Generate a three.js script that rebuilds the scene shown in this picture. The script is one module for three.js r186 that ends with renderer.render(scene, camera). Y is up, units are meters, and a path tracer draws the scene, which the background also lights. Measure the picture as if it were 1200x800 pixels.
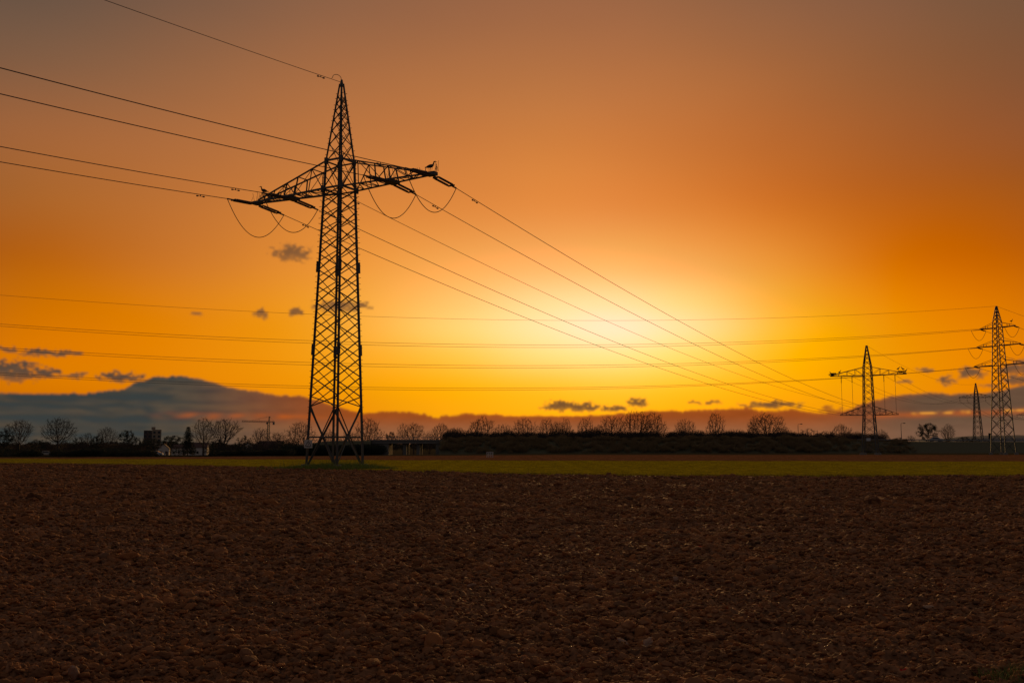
import * as THREE from 'three';
import { mergeGeometries, mergeVertices } from 'three/addons/utils/BufferGeometryUtils.js';

// ───────────────────────── camera, sky, sun, exposure ─────────────────────────
const scene = new THREE.Scene();
const EYE = 1.7, FOCAL = 1167, PITCH = Math.atan(120 / FOCAL);
const camera = new THREE.PerspectiveCamera(2 * Math.atan(400 / FOCAL) * 180 / Math.PI, 1.5, 0.1, 20000);
camera.position.set(0, EYE, 0);
camera.rotation.set(PITCH, 0, 0);
camera.updateMatrixWorld();

const SUN_AZ = 5.9, SUN_EL = 6.6;                       // degrees right of north (-z) and above the horizon
const rad = Math.PI / 180;
const sunDir = new THREE.Vector3(Math.sin(SUN_AZ * rad) * Math.cos(SUN_EL * rad), Math.sin(SUN_EL * rad), -Math.cos(SUN_AZ * rad) * Math.cos(SUN_EL * rad));
const sun = new THREE.DirectionalLight(new THREE.Color().setRGB(1, 0.56, 0.2), 1.2);
sun.position.copy(sunDir).multiplyScalar(400);
sun.castShadow = true; sun.shadow.radius = 20; sun.shadow.mapSize.set(4096, 4096);
Object.assign(sun.shadow.camera, { left: -160, right: 160, top: 80, bottom: -80, near: 1, far: 900 });
scene.add(sun, sun.target);

const renderer = new THREE.WebGLRenderer({ antialias: true });
renderer.toneMapping = THREE.LinearToneMapping;
renderer.toneMappingExposure = 1.0;
renderer.shadowMap.enabled = true;

// ───────────────────────── seeded random numbers and noise ─────────────────────────
function rng(seed) { let a = seed >>> 0; return () => { a = (a + 0x6D2B79F5) | 0; let t = Math.imul(a ^ (a >>> 15), 1 | a); t = (t + Math.imul(t ^ (t >>> 7), 61 | t)) ^ t; return ((t ^ (t >>> 14)) >>> 0) / 4294967296; }; }
const perm = new Uint8Array(512);
{ const r = rng(77), p = [...Array(256).keys()]; for (let i = 255; i > 0; i--) { const j = Math.floor(r() * (i + 1)); [p[i], p[j]] = [p[j], p[i]]; } for (let i = 0; i < 512; i++) perm[i] = p[i & 255]; }
const GX = [], GY = []; for (let i = 0; i < 32; i++) { GX.push(Math.cos(i / 32 * 2 * Math.PI)); GY.push(Math.sin(i / 32 * 2 * Math.PI)); }
function noise(x, y) {                                  // gradient noise, about -0.7 to 0.7
  const xi = Math.floor(x), yi = Math.floor(y), fx = x - xi, fy = y - yi, X = xi & 255, Y = yi & 255;
  const u = fx * fx * fx * (fx * (fx * 6 - 15) + 10), v = fy * fy * fy * (fy * (fy * 6 - 15) + 10);
  const g = (a, b, dx, dy) => { const k = perm[perm[a & 255] + (b & 255)] & 31; return GX[k] * dx + GY[k] * dy; };
  const a = g(X, Y, fx, fy), b = g(X + 1, Y, fx - 1, fy), c = g(X, Y + 1, fx, fy - 1), d = g(X + 1, Y + 1, fx - 1, fy - 1);
  return a + (b - a) * u + (c - a + (a - b - c + d) * u) * v;
}
const fbm = (x, y, n = 4) => { let s = 0, a = 0.5; for (let i = 0; i < n; i++) { s += a * noise(x + i * 17.3, y - i * 9.1); x *= 2.03; y *= 2.03; a *= 0.5; } return s; };
const sstep = (a, b, x) => { const t = Math.min(1, Math.max(0, (x - a) / (b - a))); return t * t * (3 - 2 * t); };
const lerp = (a, b, t) => a + (b - a) * t;
const lin1 = (c) => { c /= 255; return c <= 0.04045 ? c / 12.92 : ((c + 0.055) / 1.055) ** 2.4; };

// ───────────────────────── the dusk sky ─────────────────────────
{
  const DAZ = [-180, -110, -70, -48, -33, -24, -16, -9, -4, 0, 4, 9, 15, 21, 30, 45, 70, 110, 180];
  const back = (c) => [c[0], c[1], c[2]];
  // each row: elevation, then ten colours (sRGB) from 33 degrees left of the sun to 21 degrees right of it
  const rows = [
    [0, [200, 105, 5], [224, 124, 5], [238, 142, 8], [248, 166, 12], [255, 178, 16], [255, 180, 18], [255, 176, 12], [248, 160, 8], [236, 142, 5], [222, 122, 5]],
    [2, [205, 110, 5], [228, 128, 5], [240, 145, 8], [250, 170, 12], [255, 182, 20], [255, 185, 22], [255, 180, 15], [250, 165, 8], [238, 145, 5], [225, 125, 5]],
    [3.5, [215, 120, 3], [232, 135, 4], [244, 155, 10], [253, 182, 25], [255, 197, 55], [255, 205, 70], [255, 200, 50], [252, 178, 12], [240, 150, 3], [228, 128, 3]],
    [5, [215, 118, 3], [232, 135, 5], [246, 162, 30], [255, 200, 75], [255, 222, 125], [255, 230, 140], [255, 222, 110], [253, 188, 30], [240, 150, 3], [228, 128, 2]],
    [6.6, [205, 112, 5], [228, 133, 10], [246, 165, 45], [254, 212, 115], [254, 232, 165], [255, 236, 190], [255, 228, 155], [253, 190, 60], [238, 145, 5], [222, 122, 2]],
    [8, [195, 106, 10], [222, 130, 25], [244, 162, 52], [254, 200, 110], [254, 222, 150], [255, 226, 160], [255, 216, 130], [248, 175, 60], [230, 132, 5], [212, 112, 2]],
    [10, [178, 95, 20], [208, 122, 42], [236, 150, 56], [250, 174, 88], [254, 186, 106], [253, 188, 106], [248, 175, 90], [236, 150, 55], [212, 112, 8], [192, 96, 5]],
    [13, [168, 100, 45], [192, 115, 52], [218, 134, 58], [228, 142, 66], [234, 146, 70], [232, 143, 68], [226, 135, 58], [212, 118, 40], [188, 98, 25], [168, 88, 25]],
    [16, [160, 100, 58], [178, 110, 60], [198, 122, 62], [210, 128, 62], [215, 131, 62], [214, 128, 60], [206, 120, 54], [192, 108, 46], [170, 95, 42], [150, 86, 45]],
    [20, [126, 91, 67], [152, 101, 66], [174, 111, 66], [184, 116, 66], [188, 118, 66], [187, 116, 65], [182, 112, 62], [170, 104, 58], [150, 94, 56], [132, 86, 56]],
    [25, [94, 78, 68], [120, 89, 70], [141, 97, 70], [151, 100, 69], [156, 102, 69], [156, 102, 69], [151, 100, 68], [141, 96, 68], [129, 90, 67], [116, 86, 66]],
    [36, [92, 78, 71], [100, 81, 72], [109, 85, 73], [116, 88, 73], [119, 89, 73], [119, 89, 73], [116, 88, 73], [109, 86, 72], [103, 84, 71], [98, 82, 71]],
    [60, [86, 78, 76], [88, 79, 76], [90, 80, 76], [92, 80, 76], [93, 80, 76], [93, 80, 76], [92, 80, 76], [91, 80, 76], [90, 80, 76], [89, 79, 76]],
    [90, [84, 75, 71], [84, 75, 71], [84, 75, 71], [84, 75, 71], [84, 75, 71], [84, 75, 71], [84, 75, 71], [84, 75, 71], [84, 75, 71], [84, 75, 71]],
  ];
  const sideAt = (el) => { const t = Math.exp(-el / 14); return { a: [lerp(88, 150, t), lerp(78, 86, t), lerp(74, 42, t)], b: [lerp(80, 98, t), lerp(75, 78, t), lerp(76, 70, t)], c: [lerp(76, 78, t), lerp(74, 72, t), lerp(78, 76, t)], d: [lerp(74, 74, t), lerp(74, 71, t), lerp(80, 80, t)] }; };
  const table = rows.map(([el, ...c]) => { const s = sideAt(el), mid = (p, q, t) => p.map((v, i) => lerp(v, q[i], t)); return [s.d, s.c, s.b, s.a, ...c, mid(c[9], s.a, 0.6), s.a, s.b, s.c, s.d].map((v) => v.map(lin1)); });
  const ELS = rows.map((r) => r[0]);
  const find = (arr, v) => { let i = 0; while (i < arr.length - 2 && v > arr[i + 1]) i++; return i; };
  const tang = (x, y, i, k) => { const n = x.length, a = Math.max(0, i - 1), b = Math.min(n - 1, i + 1); return (y(b)[k] - y(a)[k]) / (x[b] - x[a]); };
  const herm = (x, y, i, v, out) => {                    // smooth interpolation with finite-difference tangents
    const h = x[i + 1] - x[i], t = Math.min(1, Math.max(0, (v - x[i]) / h)), t2 = t * t, t3 = t2 * t;
    for (let k = 0; k < 3; k++) out[k] = Math.max(0, (2 * t3 - 3 * t2 + 1) * y(i)[k] + (t3 - 2 * t2 + t) * h * tang(x, y, i, k) + (3 * t2 - 2 * t3) * y(i + 1)[k] + (t3 - t2) * h * tang(x, y, i + 1, k));
    return out;
  };
  // cloud bank along the horizon: azimuth, elevation of its upper edge
  const BANK = [[-60, 3.0], [-50, 2.4], [-40, 3.1], [-33, 2.7], [-27.21, 2.60], [-26.03, 2.59], [-24.83, 2.61], [-23.19, 2.65], [-22.36, 2.80], [-21.31, 2.91], [-20.81, 3.29], [-20.04, 3.53], [-19.39, 3.64], [-18.51, 3.71], [-17.62, 3.58], [-16.71, 3.37], [-15.80, 3.10], [-14.88, 2.97], [-13.49, 2.75], [-11.62, 2.63], [-9.71, 2.02], [-8.51, 1.73], [-7.31, 1.84], [-5.86, 1.84], [-4.89, 1.65], [-4.40, 1.51], [-3.67, 1.60], [-2.69, 1.75], [-1.47, 1.70], [0.00, 1.61], [1.96, 1.61], [3.91, 1.60], [5.86, 1.70], [7.79, 1.88], [9.71, 1.87], [11.60, 1.96], [13.47, 1.99], [14.39, 1.79], [15.31, 1.88], [15.76, 1.92], [16.44, 1.78], [17.11, 1.68], [18.22, 1.76], [18.89, 1.94], [19.78, 2.29], [20.65, 2.51], [21.51, 2.63], [22.78, 2.70], [23.60, 2.64], [24.42, 2.62], [25.23, 2.60], [26.24, 2.76], [27.23, 3.00], [33, 3.3], [42, 2.6], [50, 3.1], [60, 2.8]];
  // loose clouds: azimuth, elevation, half width, half height
  const PUFFS = [[-26.67, 3.62, 1.25, 0.54], [-25.08, 3.63, 0.48, 0.25], [-23.85, 3.53, 0.58, 0.15], [-25.40, 4.68, 1.04, 0.20], [-26.84, 4.76, 0.47, 0.15], [-24.10, 4.73, 0.65, 0.13], [-21.54, 3.50, 1.02, 0.29], [-12.64, 10.61, 0.98, 0.44], [-12.83, 10.46, 0.75, 0.29], [-14.30, 7.21, 0.37, 0.25], [-12.33, 7.37, 0.37, 0.20], [-17.64, 7.10, 0.27, 0.15], [-10.05, 7.72, 1.24, 0.34], [-8.56, 7.84, 0.34, 0.20], [2.94, 2.10, 1.08, 0.29], [4.01, 2.02, 0.98, 0.25], [5.86, 1.94, 0.83, 0.20], [7.22, 2.27, 0.43, 0.29], [14.63, 2.12, 1.56, 0.17], [10.43, 2.30, 0.38, 0.10], [11.37, 2.29, 0.47, 0.10], [24.75, 3.64, 0.73, 0.29], [23.63, 3.27, 0.33, 0.25], [21.62, 3.31, 0.34, 0.10], [25.65, 2.95, 0.40, 0.10], [27.07, 3.79, 0.78, 0.39], [26.85, 3.23, 0.63, 0.20], [22.61, 3.88, 0.42, 0.13], [17.78, 1.82, 0.62, 0.15], [-38, 6, 2.2, 0.5], [-45, 9, 1.4, 0.4], [38, 5, 1.8, 0.5], [47, 7.5, 1.2, 0.4]];
  const cl = { left: [54, 59, 58], leftWarm: [104, 84, 62], mid: [152, 74, 28], midLow: [150, 96, 62], right: [100, 74, 56], rightLow: [118, 86, 66], far: [64, 64, 68] };
  for (const k in cl) cl[k] = cl[k].map(lin1);
  const mix3 = (a, b, t) => [lerp(a[0], b[0], t), lerp(a[1], b[1], t), lerp(a[2], b[2], t)];
  const W = 4096, H = 2048, data = new Float32Array(W * H * 4), c0 = [0, 0, 0], rowc = [];
  for (let j = 0; j < H; j++) {
    const el = ((j + 0.5) / H - 0.5) * 180, e = Math.max(0, el);
    const ie = find(ELS, e);
    for (let k = 0; k < DAZ.length; k++) rowc[k] = herm(ELS, (i) => table[i][k], ie, e, rowc[k] ?? [0, 0, 0]);
    for (let i = 0; i < W; i++) {
      const q = (j * W + i) * 4, th = ((i + 0.5) / W - 0.5) * 2 * Math.PI;          // atan2(z, x)
      let az = Math.atan2(Math.cos(th), -Math.sin(th)) / rad, da = az - SUN_AZ;
      if (da > 180) da -= 360; if (da < -180) da += 360;
      if (el < -0.5) { data[q] = 0.06; data[q + 1] = 0.04; data[q + 2] = 0.03; data[q + 3] = 1; continue; }
      const c = herm(DAZ, (n) => rowc[n], find(DAZ, da), da, c0);
      let r = c[0], g = c[1], b = c[2];
      r *= 1 + 0.3 * sstep(0.9, 1, r) * Math.exp(-((da / 14) ** 2) - ((el - SUN_EL) / 8) ** 2);         // the glow is brighter than the picture can hold
      // faint unevenness of the haze
      const hz = 1 + 0.05 * fbm(az * 0.09 + 4, el * 0.22, 3); r *= hz; g *= hz; b *= hz;
      if (el < 14) {
        // ragged edges come from two octaves of warping
        const wx = az + 0.42 * noise(az * 1.3, el * 2.2) + 0.18 * noise(az * 3.7 + 9, el * 6), wy = el + 0.16 * noise(az * 1.7 + 31, el * 3.1) + 0.09 * noise(az * 4.4 + 5, el * 7.3);
        let cover = 0;
        const bi = Math.abs(az) < 60 ? find(BANK.map((v) => v[0]), az) : -1;
        const top = bi >= 0 ? lerp(BANK[bi][1], BANK[bi + 1][1], Math.min(1, Math.max(0, (az - BANK[bi][0]) / (BANK[bi + 1][0] - BANK[bi][0])))) : 2.9 + 1.1 * noise(az * 0.07, 3) + 0.5 * noise(az * 0.2, 8);
        const rag = 0.35 + 1.1 * Math.max(0, noise(az * 0.33, 61) + 0.25), edge = top + rag * (0.15 * noise(az * 1.7, 40) + 0.11 * noise(az * 4.1 + 3, 50) + 0.06 * noise(az * 9, 52));
        const bank = sstep(edge + 0.05, edge - 0.07, el);
        let puff = 0, under = 0;
        if (Math.abs(az) < 60 && el > 1) for (const [pa, pe, pw, ph] of PUFFS) {
          if (Math.abs(az - pa) > pw * 2.2 + 0.5) continue;
          const dx = (wx - pa) / pw, dy = (wy - pe) / (wy < pe ? ph * 0.8 : ph * 1.15), rr = dx * dx + dy * dy;
          if (rr < 4) { const k = sstep(1.55, 0.45, rr + 1.1 * noise(az * 2.3 + 3, el * 4.5) + 0.9 * noise(az * 5.3 + 3, el * 9) + 0.6 * noise(az * 12, el * 17)) * (ph < 0.16 ? 0.85 : 0.98); if (k > puff) { puff = k; under = sstep(0.2, -0.9, dy); } }
        }
        cover = Math.max(bank, puff);
        if (cover > 0) {
          const wl = sstep(-8, -19, az), wr = sstep(16, 23, az), wf = sstep(30, 60, Math.abs(az));
          const low = sstep(1.7, 0.5, el), strat = 0.5 + 0.9 * noise(az * 0.16 + 2 * noise(az * 0.5, el), el * 2.6 + 7) + 0.4 * noise(az * 0.5, el * 5 + 3);
          let cc = mix3(mix3(cl.mid, cl.midLow, low), mix3(cl.left, cl.leftWarm, Math.min(1, Math.max(0, strat * 0.6 - 0.12 + sstep(-22, -12, az) * 0.5))), wl);
          cc = mix3(cc, mix3(mix3(cl.right, cl.rightLow, low), cl.leftWarm, 0.25 * strat), wr);
          cc = mix3(cc, cl.far, wf);
          if (puff > bank && az > -5 && az < 17) cc = [0.12, 0.054, 0.027];
          if (puff > bank && az > -20 && az <= -5) cc = [0.2, 0.088, 0.035];
          if (puff > bank) cc = mix3(cc, [r, g, b], 0.06 + 0.3 * under);
          // sunlit streaks between the layers of the bank
          const sl = Math.exp(-(((el - 1.52 - 0.12 * noise(az * 0.4, 70)) / 0.17) ** 2)) * sstep(-20.5, -17.5, az) * sstep(-9.5, -13, az) * (0.5 + 0.9 * noise(az * 1.1, el * 3));
          const sr = Math.exp(-(((el - 1.5 - 0.02 * (az - 20) - 0.06 * noise(az * 0.6, 71)) / 0.15) ** 2)) * sstep(18.5, 21, az) * sstep(36, 30, az) * (0.6 + 0.6 * noise(az * 0.8, 2));
          const spot = Math.exp(-(((el - 1.57 - 0.02 * (az - 20)) / 0.055) ** 2)) * sstep(20.5, 21.5, az) * sstep(33, 28, az) * sstep(0.1, 0.42, noise(az * 1.25 + 0.4, 12.3) + 0.5 * noise(az * 3.3, el * 4 + 2)) * 0.8;
          const rim = sstep(edge - 0.3, edge + 0.02, el) * (bank > 0 ? 1 : 0) * sstep(22, 8, Math.abs(da));
          const hot = [0.5, 0.1, 0.012], gold = [0.95, 0.38, 0.04];
          cc = mix3(cc, hot, Math.min(1, Math.max(0, Math.max(sl, sr) * 0.85))); cc = mix3(cc, gold, spot); cc = mix3(cc, [0.42, 0.1, 0.012], rim * 0.55);
          const m = 1 + 0.22 * fbm(az * 0.8, el * 3, 3);
          r = lerp(r, cc[0] * m, cover); g = lerp(g, cc[1] * m, cover); b = lerp(b, cc[2] * m, cover);
        }
      }
      data[q] = r; data[q + 1] = g; data[q + 2] = b; data[q + 3] = 1;
    }
  }
  const tex = new THREE.DataTexture(data, W, H, THREE.RGBAFormat, THREE.FloatType);
  tex.mapping = THREE.EquirectangularReflectionMapping; tex.colorSpace = THREE.LinearSRGBColorSpace;
  tex.magFilter = THREE.LinearFilter; tex.minFilter = THREE.LinearFilter; tex.needsUpdate = true;
  scene.background = tex; scene.environment = tex;
}

// ───────────────────────── helpers ─────────────────────────
const V = (x, y, z) => new THREE.Vector3(x, y, z);
const std = (r, g, b, rough = 0.9, more = {}) => new THREE.MeshStandardMaterial({ color: new THREE.Color().setRGB(r, g, b), roughness: rough, metalness: 0, ...more });
const M = {
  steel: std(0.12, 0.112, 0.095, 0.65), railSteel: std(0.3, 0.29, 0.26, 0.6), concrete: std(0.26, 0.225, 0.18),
  insulator: std(0.09, 0.055, 0.04, 0.35), wire: std(0.06, 0.055, 0.05, 0.6), bark: std(0.085, 0.062, 0.045), barkPale: std(0.13, 0.1, 0.07),
  evergreen: std(0.036, 0.042, 0.02, 0.8), hedge: std(0.06, 0.05, 0.028), white: std(0.72, 0.7, 0.64, 0.7), plaster: std(0.74, 0.64, 0.52),
  roof: std(0.12, 0.06, 0.045), glass: std(0.03, 0.035, 0.04, 0.12), black: std(0.02, 0.02, 0.02, 0.5), bird: std(0.05, 0.045, 0.045),
};
const taken = {};
function numbered(n) { const k = taken[n] = (taken[n] ?? -1) + 1; return k ? `${n}_${String(k).padStart(3, '0')}` : n; }
function tag(o, label, category, group) { o.userData.label = label; o.userData.category = category; if (group) o.userData.group = group; return o; }
function thing(name, label, category, group) { const o = new THREE.Group(); o.name = numbered(name); scene.add(o); return tag(o, label, category, group); }
function part(name, geo, mat, parent) { const m = new THREE.Mesh(geo, mat); m.name = name; m.castShadow = m.receiveShadow = true; parent.add(m); return m; }
function one(name, geo, mat, label, category, group) { const m = part(numbered(name), geo, mat, scene); return tag(m, label, category, group); }
function struct(name, geo, mat) { const m = part(name, geo, mat, scene); m.userData.kind = 'structure'; return m; }
function copyOf(o, label, group) { const c = o.clone(); c.userData = { ...o.userData }; c.name = numbered(o.name.replace(/_\d{3}$/, '')); if (label) c.userData.label = label; if (group) c.userData.group = group; scene.add(c); return c; }
const grad = (x) => lerp(0.0095, 0.0045, sstep(-100, 30, x));
function groundAt(x, d) { return -Math.max(0, Math.min(d, 720) - 110) * grad(x); }
// bearing along the photograph's column at a given distance ahead -> x
const across = (px, d) => (px - 600) / FOCAL * d / 1.005;
const heightAt = (py, d) => EYE + (520 - py) / FOCAL * d * 1.003;
const Z = V(0, 0, 1);
function basis(a, b, out) {                              // matrix taking the unit bar along +y to the bar from a to b
  const y = b.clone().sub(a), L = y.length(); y.divideScalar(L);
  const o = out ? out.clone() : (Math.abs(y.y) > 0.9 ? V(1, 0, 0) : V(0, 1, 0));
  const x = o.sub(y.clone().multiplyScalar(o.dot(y))).normalize(), z = x.clone().cross(y);
  return { x, y, z, L };
}
const angleGeo = (() => {                                // rolled steel angle, unit size and length
  const s = new THREE.Shape(); s.moveTo(0, 0); s.lineTo(1, 0); s.lineTo(1, 0.13); s.lineTo(0.13, 0.13); s.lineTo(0.13, 1); s.lineTo(0, 1); s.closePath();
  const g = new THREE.ExtrudeGeometry(s, { depth: 1, bevelEnabled: false }); g.rotateX(-Math.PI / 2); g.translate(-0.5, 0, 0.5);
  return g;
})();
const boxGeo = (() => { const g = new THREE.BoxGeometry(1, 1, 1); g.translate(0, 0.5, 0); return g; })();
function barMatrix(a, b, w, out) { const { x, y, z, L } = basis(a, b, out); return new THREE.Matrix4().makeBasis(x.multiplyScalar(w), y.multiplyScalar(L), z.multiplyScalar(w)).setPosition(a); }
function bar(name, a, b, w, mat, parent, out, geo = angleGeo) { const m = part(name, geo, mat, parent); m.applyMatrix4(barMatrix(a, b, w, out)); return m; }
class Bars { constructor() { this.l = []; } add(a, b, w, out) { this.l.push(boxGeo.clone().applyMatrix4(barMatrix(a, b, w, out))); return this; } geo() { return mergeGeometries(this.l); } }
function boxAt(w, h, d, x, y, z, ry = 0) { const g = new THREE.BoxGeometry(w, h, d); g.rotateY(ry); g.translate(x, y, z); return g; }

// ───────────────────────── ground: field, grass strip, far strip, land beyond ─────────────────────────
const curve = (pts) => (x) => { let i = 0; while (i < pts.length - 2 && x > pts[i + 1][0]) i++; const [x0, y0] = pts[i], [x1, y1] = pts[i + 1], t = Math.min(1, Math.max(0, (x - x0) / (x1 - x0))); return lerp(y0, y1, t); };
const edge1 = curve([[-75, 101], [-60, 95], [-44.6, 87.3], [-27.3, 80], [-17, 71.5], [-10, 65], [0, 57], [9, 53], [27, 53], [60, 54]]);
const edge2 = curve([[-90, 122], [-60, 118], [0, 100.4], [48.8, 95.6], [80, 94]]);
const edge3 = curve([[-150, 150], [-73, 150], [-40, 172], [0, 184], [93, 186], [160, 188]]);
// one grain of drier and damper crumbs for all open ground, laid by the metre
const grainMap = (() => {
  const n = 512, px = new Uint8Array(n * n * 4);
  for (let j = 0; j < n; j++) for (let i = 0; i < n; i++) { const v = Math.max(70, Math.min(255, 186 * (1 + 0.45 * fbm(i * 0.012, j * 0.012, 3) + 0.35 * noise(i * 0.05, j * 0.05) + 0.35 * noise(i * 0.17 + 9, j * 0.17)))), t = 8 * noise(i * 0.03 + 50, j * 0.03), q = (j * n + i) * 4; px[q] = v; px[q + 1] = v + t; px[q + 2] = v + t; px[q + 3] = 255; }
  const t = new THREE.DataTexture(px, n, n, THREE.RGBAFormat); t.wrapS = t.wrapT = THREE.MirroredRepeatWrapping; t.magFilter = THREE.LinearFilter; t.colorSpace = THREE.SRGBColorSpace; t.needsUpdate = true; return t;
})();
const earthy = (r, g, b, rough, spec) => new THREE.MeshPhysicalMaterial({ color: new THREE.Color().setRGB(r * 1.9, g * 1.9, b * 1.9), map: grainMap, roughness: rough, specularIntensity: spec });
const tractor = (x, z) => { const u = (x * 0.93 + z * 0.36) / 2.9; return 0.035 * Math.cos(u * 2 * Math.PI) * (0.6 + noise(x * 0.2, z * 0.2)); };
function soil(x, d) {
  return 0.07 * noise(x * 0.22, d * 0.22) + tractor(x, d) + 0.1 * Math.abs(noise(x * 1.7 + 3, d * 1.7)) + 0.1 * Math.abs(noise(x * 3.9, d * 3.9 + 8)) + 0.085 * Math.abs(noise(x * 8.7, d * 8.7)) + 0.045 * Math.abs(noise(x * 19, d * 19)) + 0.012 * noise(x * 43, d * 43) - 0.11;
}
{
  const NR = 900, NC = 680, pos = new Float32Array((NR + 1) * (NC + 1) * 3), uv = new Float32Array((NR + 1) * (NC + 1) * 2), idx = [];
  let q = 0;
  for (let j = 0; j <= NR; j++) for (let i = 0; i <= NC; i++) {
    const u = (i / NC - 0.5) * 1.5, near = 3.6;
    let far = 70; for (let k = 0; k < 8; k++) far = edge1(u * far) + 2.5;
    const d = near * Math.pow(far / near, j / NR), x = u * (d + 4);
    const y = soil(x, d);
    pos[q] = x; pos[q + 1] = y; pos[q + 2] = -d;
    uv[q / 3 * 2] = x / 3; uv[q / 3 * 2 + 1] = d / 3; q += 3;
  }
  for (let j = 0; j < NR; j++) for (let i = 0; i < NC; i++) { const a = j * (NC + 1) + i, b = a + 1, c = a + NC + 1, d = c + 1; idx.push(a, b, c, b, d, c); }
  const g = new THREE.BufferGeometry(); g.setAttribute('position', new THREE.BufferAttribute(pos, 3)); g.setAttribute('uv', new THREE.BufferAttribute(uv, 2)); g.setIndex(idx); g.computeVertexNormals();
  struct('ploughed_field', g, earthy(0.26, 0.108, 0.041, 0.8, 0.6));
}
function strip(name, from, to, x0, x1, nx, nz, yf, mat) {
  const pos = [], uv = [], idx = [];
  for (let j = 0; j <= nz; j++) for (let i = 0; i <= nx; i++) { const x = lerp(x0, x1, i / nx), d = lerp(from(x), to(x), j / nz); pos.push(x, yf(x, d), -d); uv.push(x / 6, d / 6); }
  for (let j = 0; j < nz; j++) for (let i = 0; i < nx; i++) { const a = j * (nx + 1) + i, b = a + 1, c = a + nx + 1, d = c + 1; idx.push(a, b, c, b, d, c); }
  const g = new THREE.BufferGeometry(); g.setAttribute('position', new THREE.Float32BufferAttribute(pos, 3)); g.setAttribute('uv', new THREE.Float32BufferAttribute(uv, 2)); g.setIndex(idx); g.computeVertexNormals();
  return struct(name, g, mat);
}
strip('grass_strip', edge1, edge2, -90, 80, 420, 60, (x, d) => groundAt(x, d) - 0.16 * sstep(1.2, 0, d - edge1(x)) + 0.03 + 0.05 * Math.abs(noise(x * 1.3, d * 1.3)) + 0.05 * noise(x * 0.2, d * 0.2), earthy(0.42, 0.32, 0.01, 1, 0));
strip('stubble_field', (x) => edge2(x), (x) => edge3(x) + 4, -160, 170, 330, 60, (x, d) => groundAt(x, d) - 0.03 + 0.1 * Math.abs(noise(x * 0.9, d * 0.9)) + 0.05 * noise(x * 0.2, d * 0.2), earthy(0.27, 0.12, 0.05, 1, 0));
{
  // the land itself, one sheet out to the horizon
  const ds = [-300, -60, -20, 0, 20, 60, 110, 150, 190, 240, 300, 400, 550, 720, 1200, 2500, 5000, 9000], xs = [-9000, -4000, -1500, -700, -400, -250, -150, -100, -70, -40, -10, 20, 50, 100, 200, 400, 800, 2000, 5000, 9000], pos = [], idx = [];
  for (const d of ds) for (const x of xs) pos.push(x, groundAt(x, d) - 0.3, -d);
  const nx = xs.length; for (let j = 0; j < ds.length - 1; j++) for (let i = 0; i < nx - 1; i++) { const a = j * nx + i; idx.push(a, a + 1, a + nx, a + 1, a + nx + 1, a + nx); }
  const g = new THREE.BufferGeometry(); g.setAttribute('position', new THREE.Float32BufferAttribute(pos, 3)); g.setIndex(idx); g.computeVertexNormals();
  struct('ground', g, new THREE.MeshPhysicalMaterial({ color: new THREE.Color().setRGB(0.09, 0.07, 0.035), roughness: 1, specularIntensity: 0 }));
}

// ───────────────────────── road embankment and hills ─────────────────────────
const DAM_D = 330;
function damPiece(name, x0, x1, top, mat) {
  const prof = [[-14, -3.2], [-7.2, -0.06], [-6, 0], [6, 0], [7.2, -0.06], [15, -4]], n = Math.max(2, Math.round((x1 - x0) / 4)), pos = [], idx = [];
  for (let i = 0; i <= n; i++) { const x = lerp(x0, x1, i / n), t = top(x); for (const [o, y] of prof) pos.push(x, y < -3 ? groundAt(x, DAM_D + o) - 0.4 : t + y + 0.12 * noise(x * 0.3, o), -(DAM_D + o)); }
  const m = prof.length; for (let i = 0; i < n; i++) for (let j = 0; j < m - 1; j++) { const a = i * m + j; idx.push(a, a + m, a + 1, a + 1, a + m, a + m + 1); }
  for (const e of [0, n]) for (let j = 1; j < m - 1; j++) idx.push(...(e ? [e * m, e * m + j, e * m + j + 1] : [0, j + 1, j]));
  const g = new THREE.BufferGeometry(); g.setAttribute('position', new THREE.Float32BufferAttribute(pos, 3)); g.setIndex(idx); const g2 = g.toNonIndexed(); g2.computeVertexNormals();
  return struct(name, g2, mat);
}
const damTop = (x) => lerp(2.75, 2.35, sstep(60, 160, x));
const BR0 = across(440, DAM_D), BR1 = across(516, DAM_D);
damPiece('embankment', BR1 + 0.5, 330, damTop, std(0.12, 0.105, 0.05));
damPiece('embankment_west', -84, BR0 - 0.5, (x) => 2.75 - 3.2 * sstep(-56, -82, x), std(0.12, 0.105, 0.05));
{
  const pos = [], idx = [], n = 80;
  for (let i = 0; i <= n; i++) { const x = lerp(1700, 5600, i / n), h = 62 * sstep(1700, 2500, x) * (0.85 + 0.5 * noise(x * 0.0016, 2) + 0.12 * noise(x * 0.008, 5)); for (const [o, k] of [[-400, 0], [-150, 0.7], [0, 1], [200, 0.8], [600, 0]]) pos.push(x, -8 + h * k, -(5000 + o)); }
  for (let i = 0; i < n; i++) for (let j = 0; j < 4; j++) { const a = i * 5 + j; idx.push(a, a + 5, a + 1, a + 1, a + 5, a + 6); }
  const g = new THREE.BufferGeometry(); g.setAttribute('position', new THREE.Float32BufferAttribute(pos, 3)); g.setIndex(idx); g.computeVertexNormals();
  struct('hills', g, std(0.1, 0.13, 0.14));
}

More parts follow.
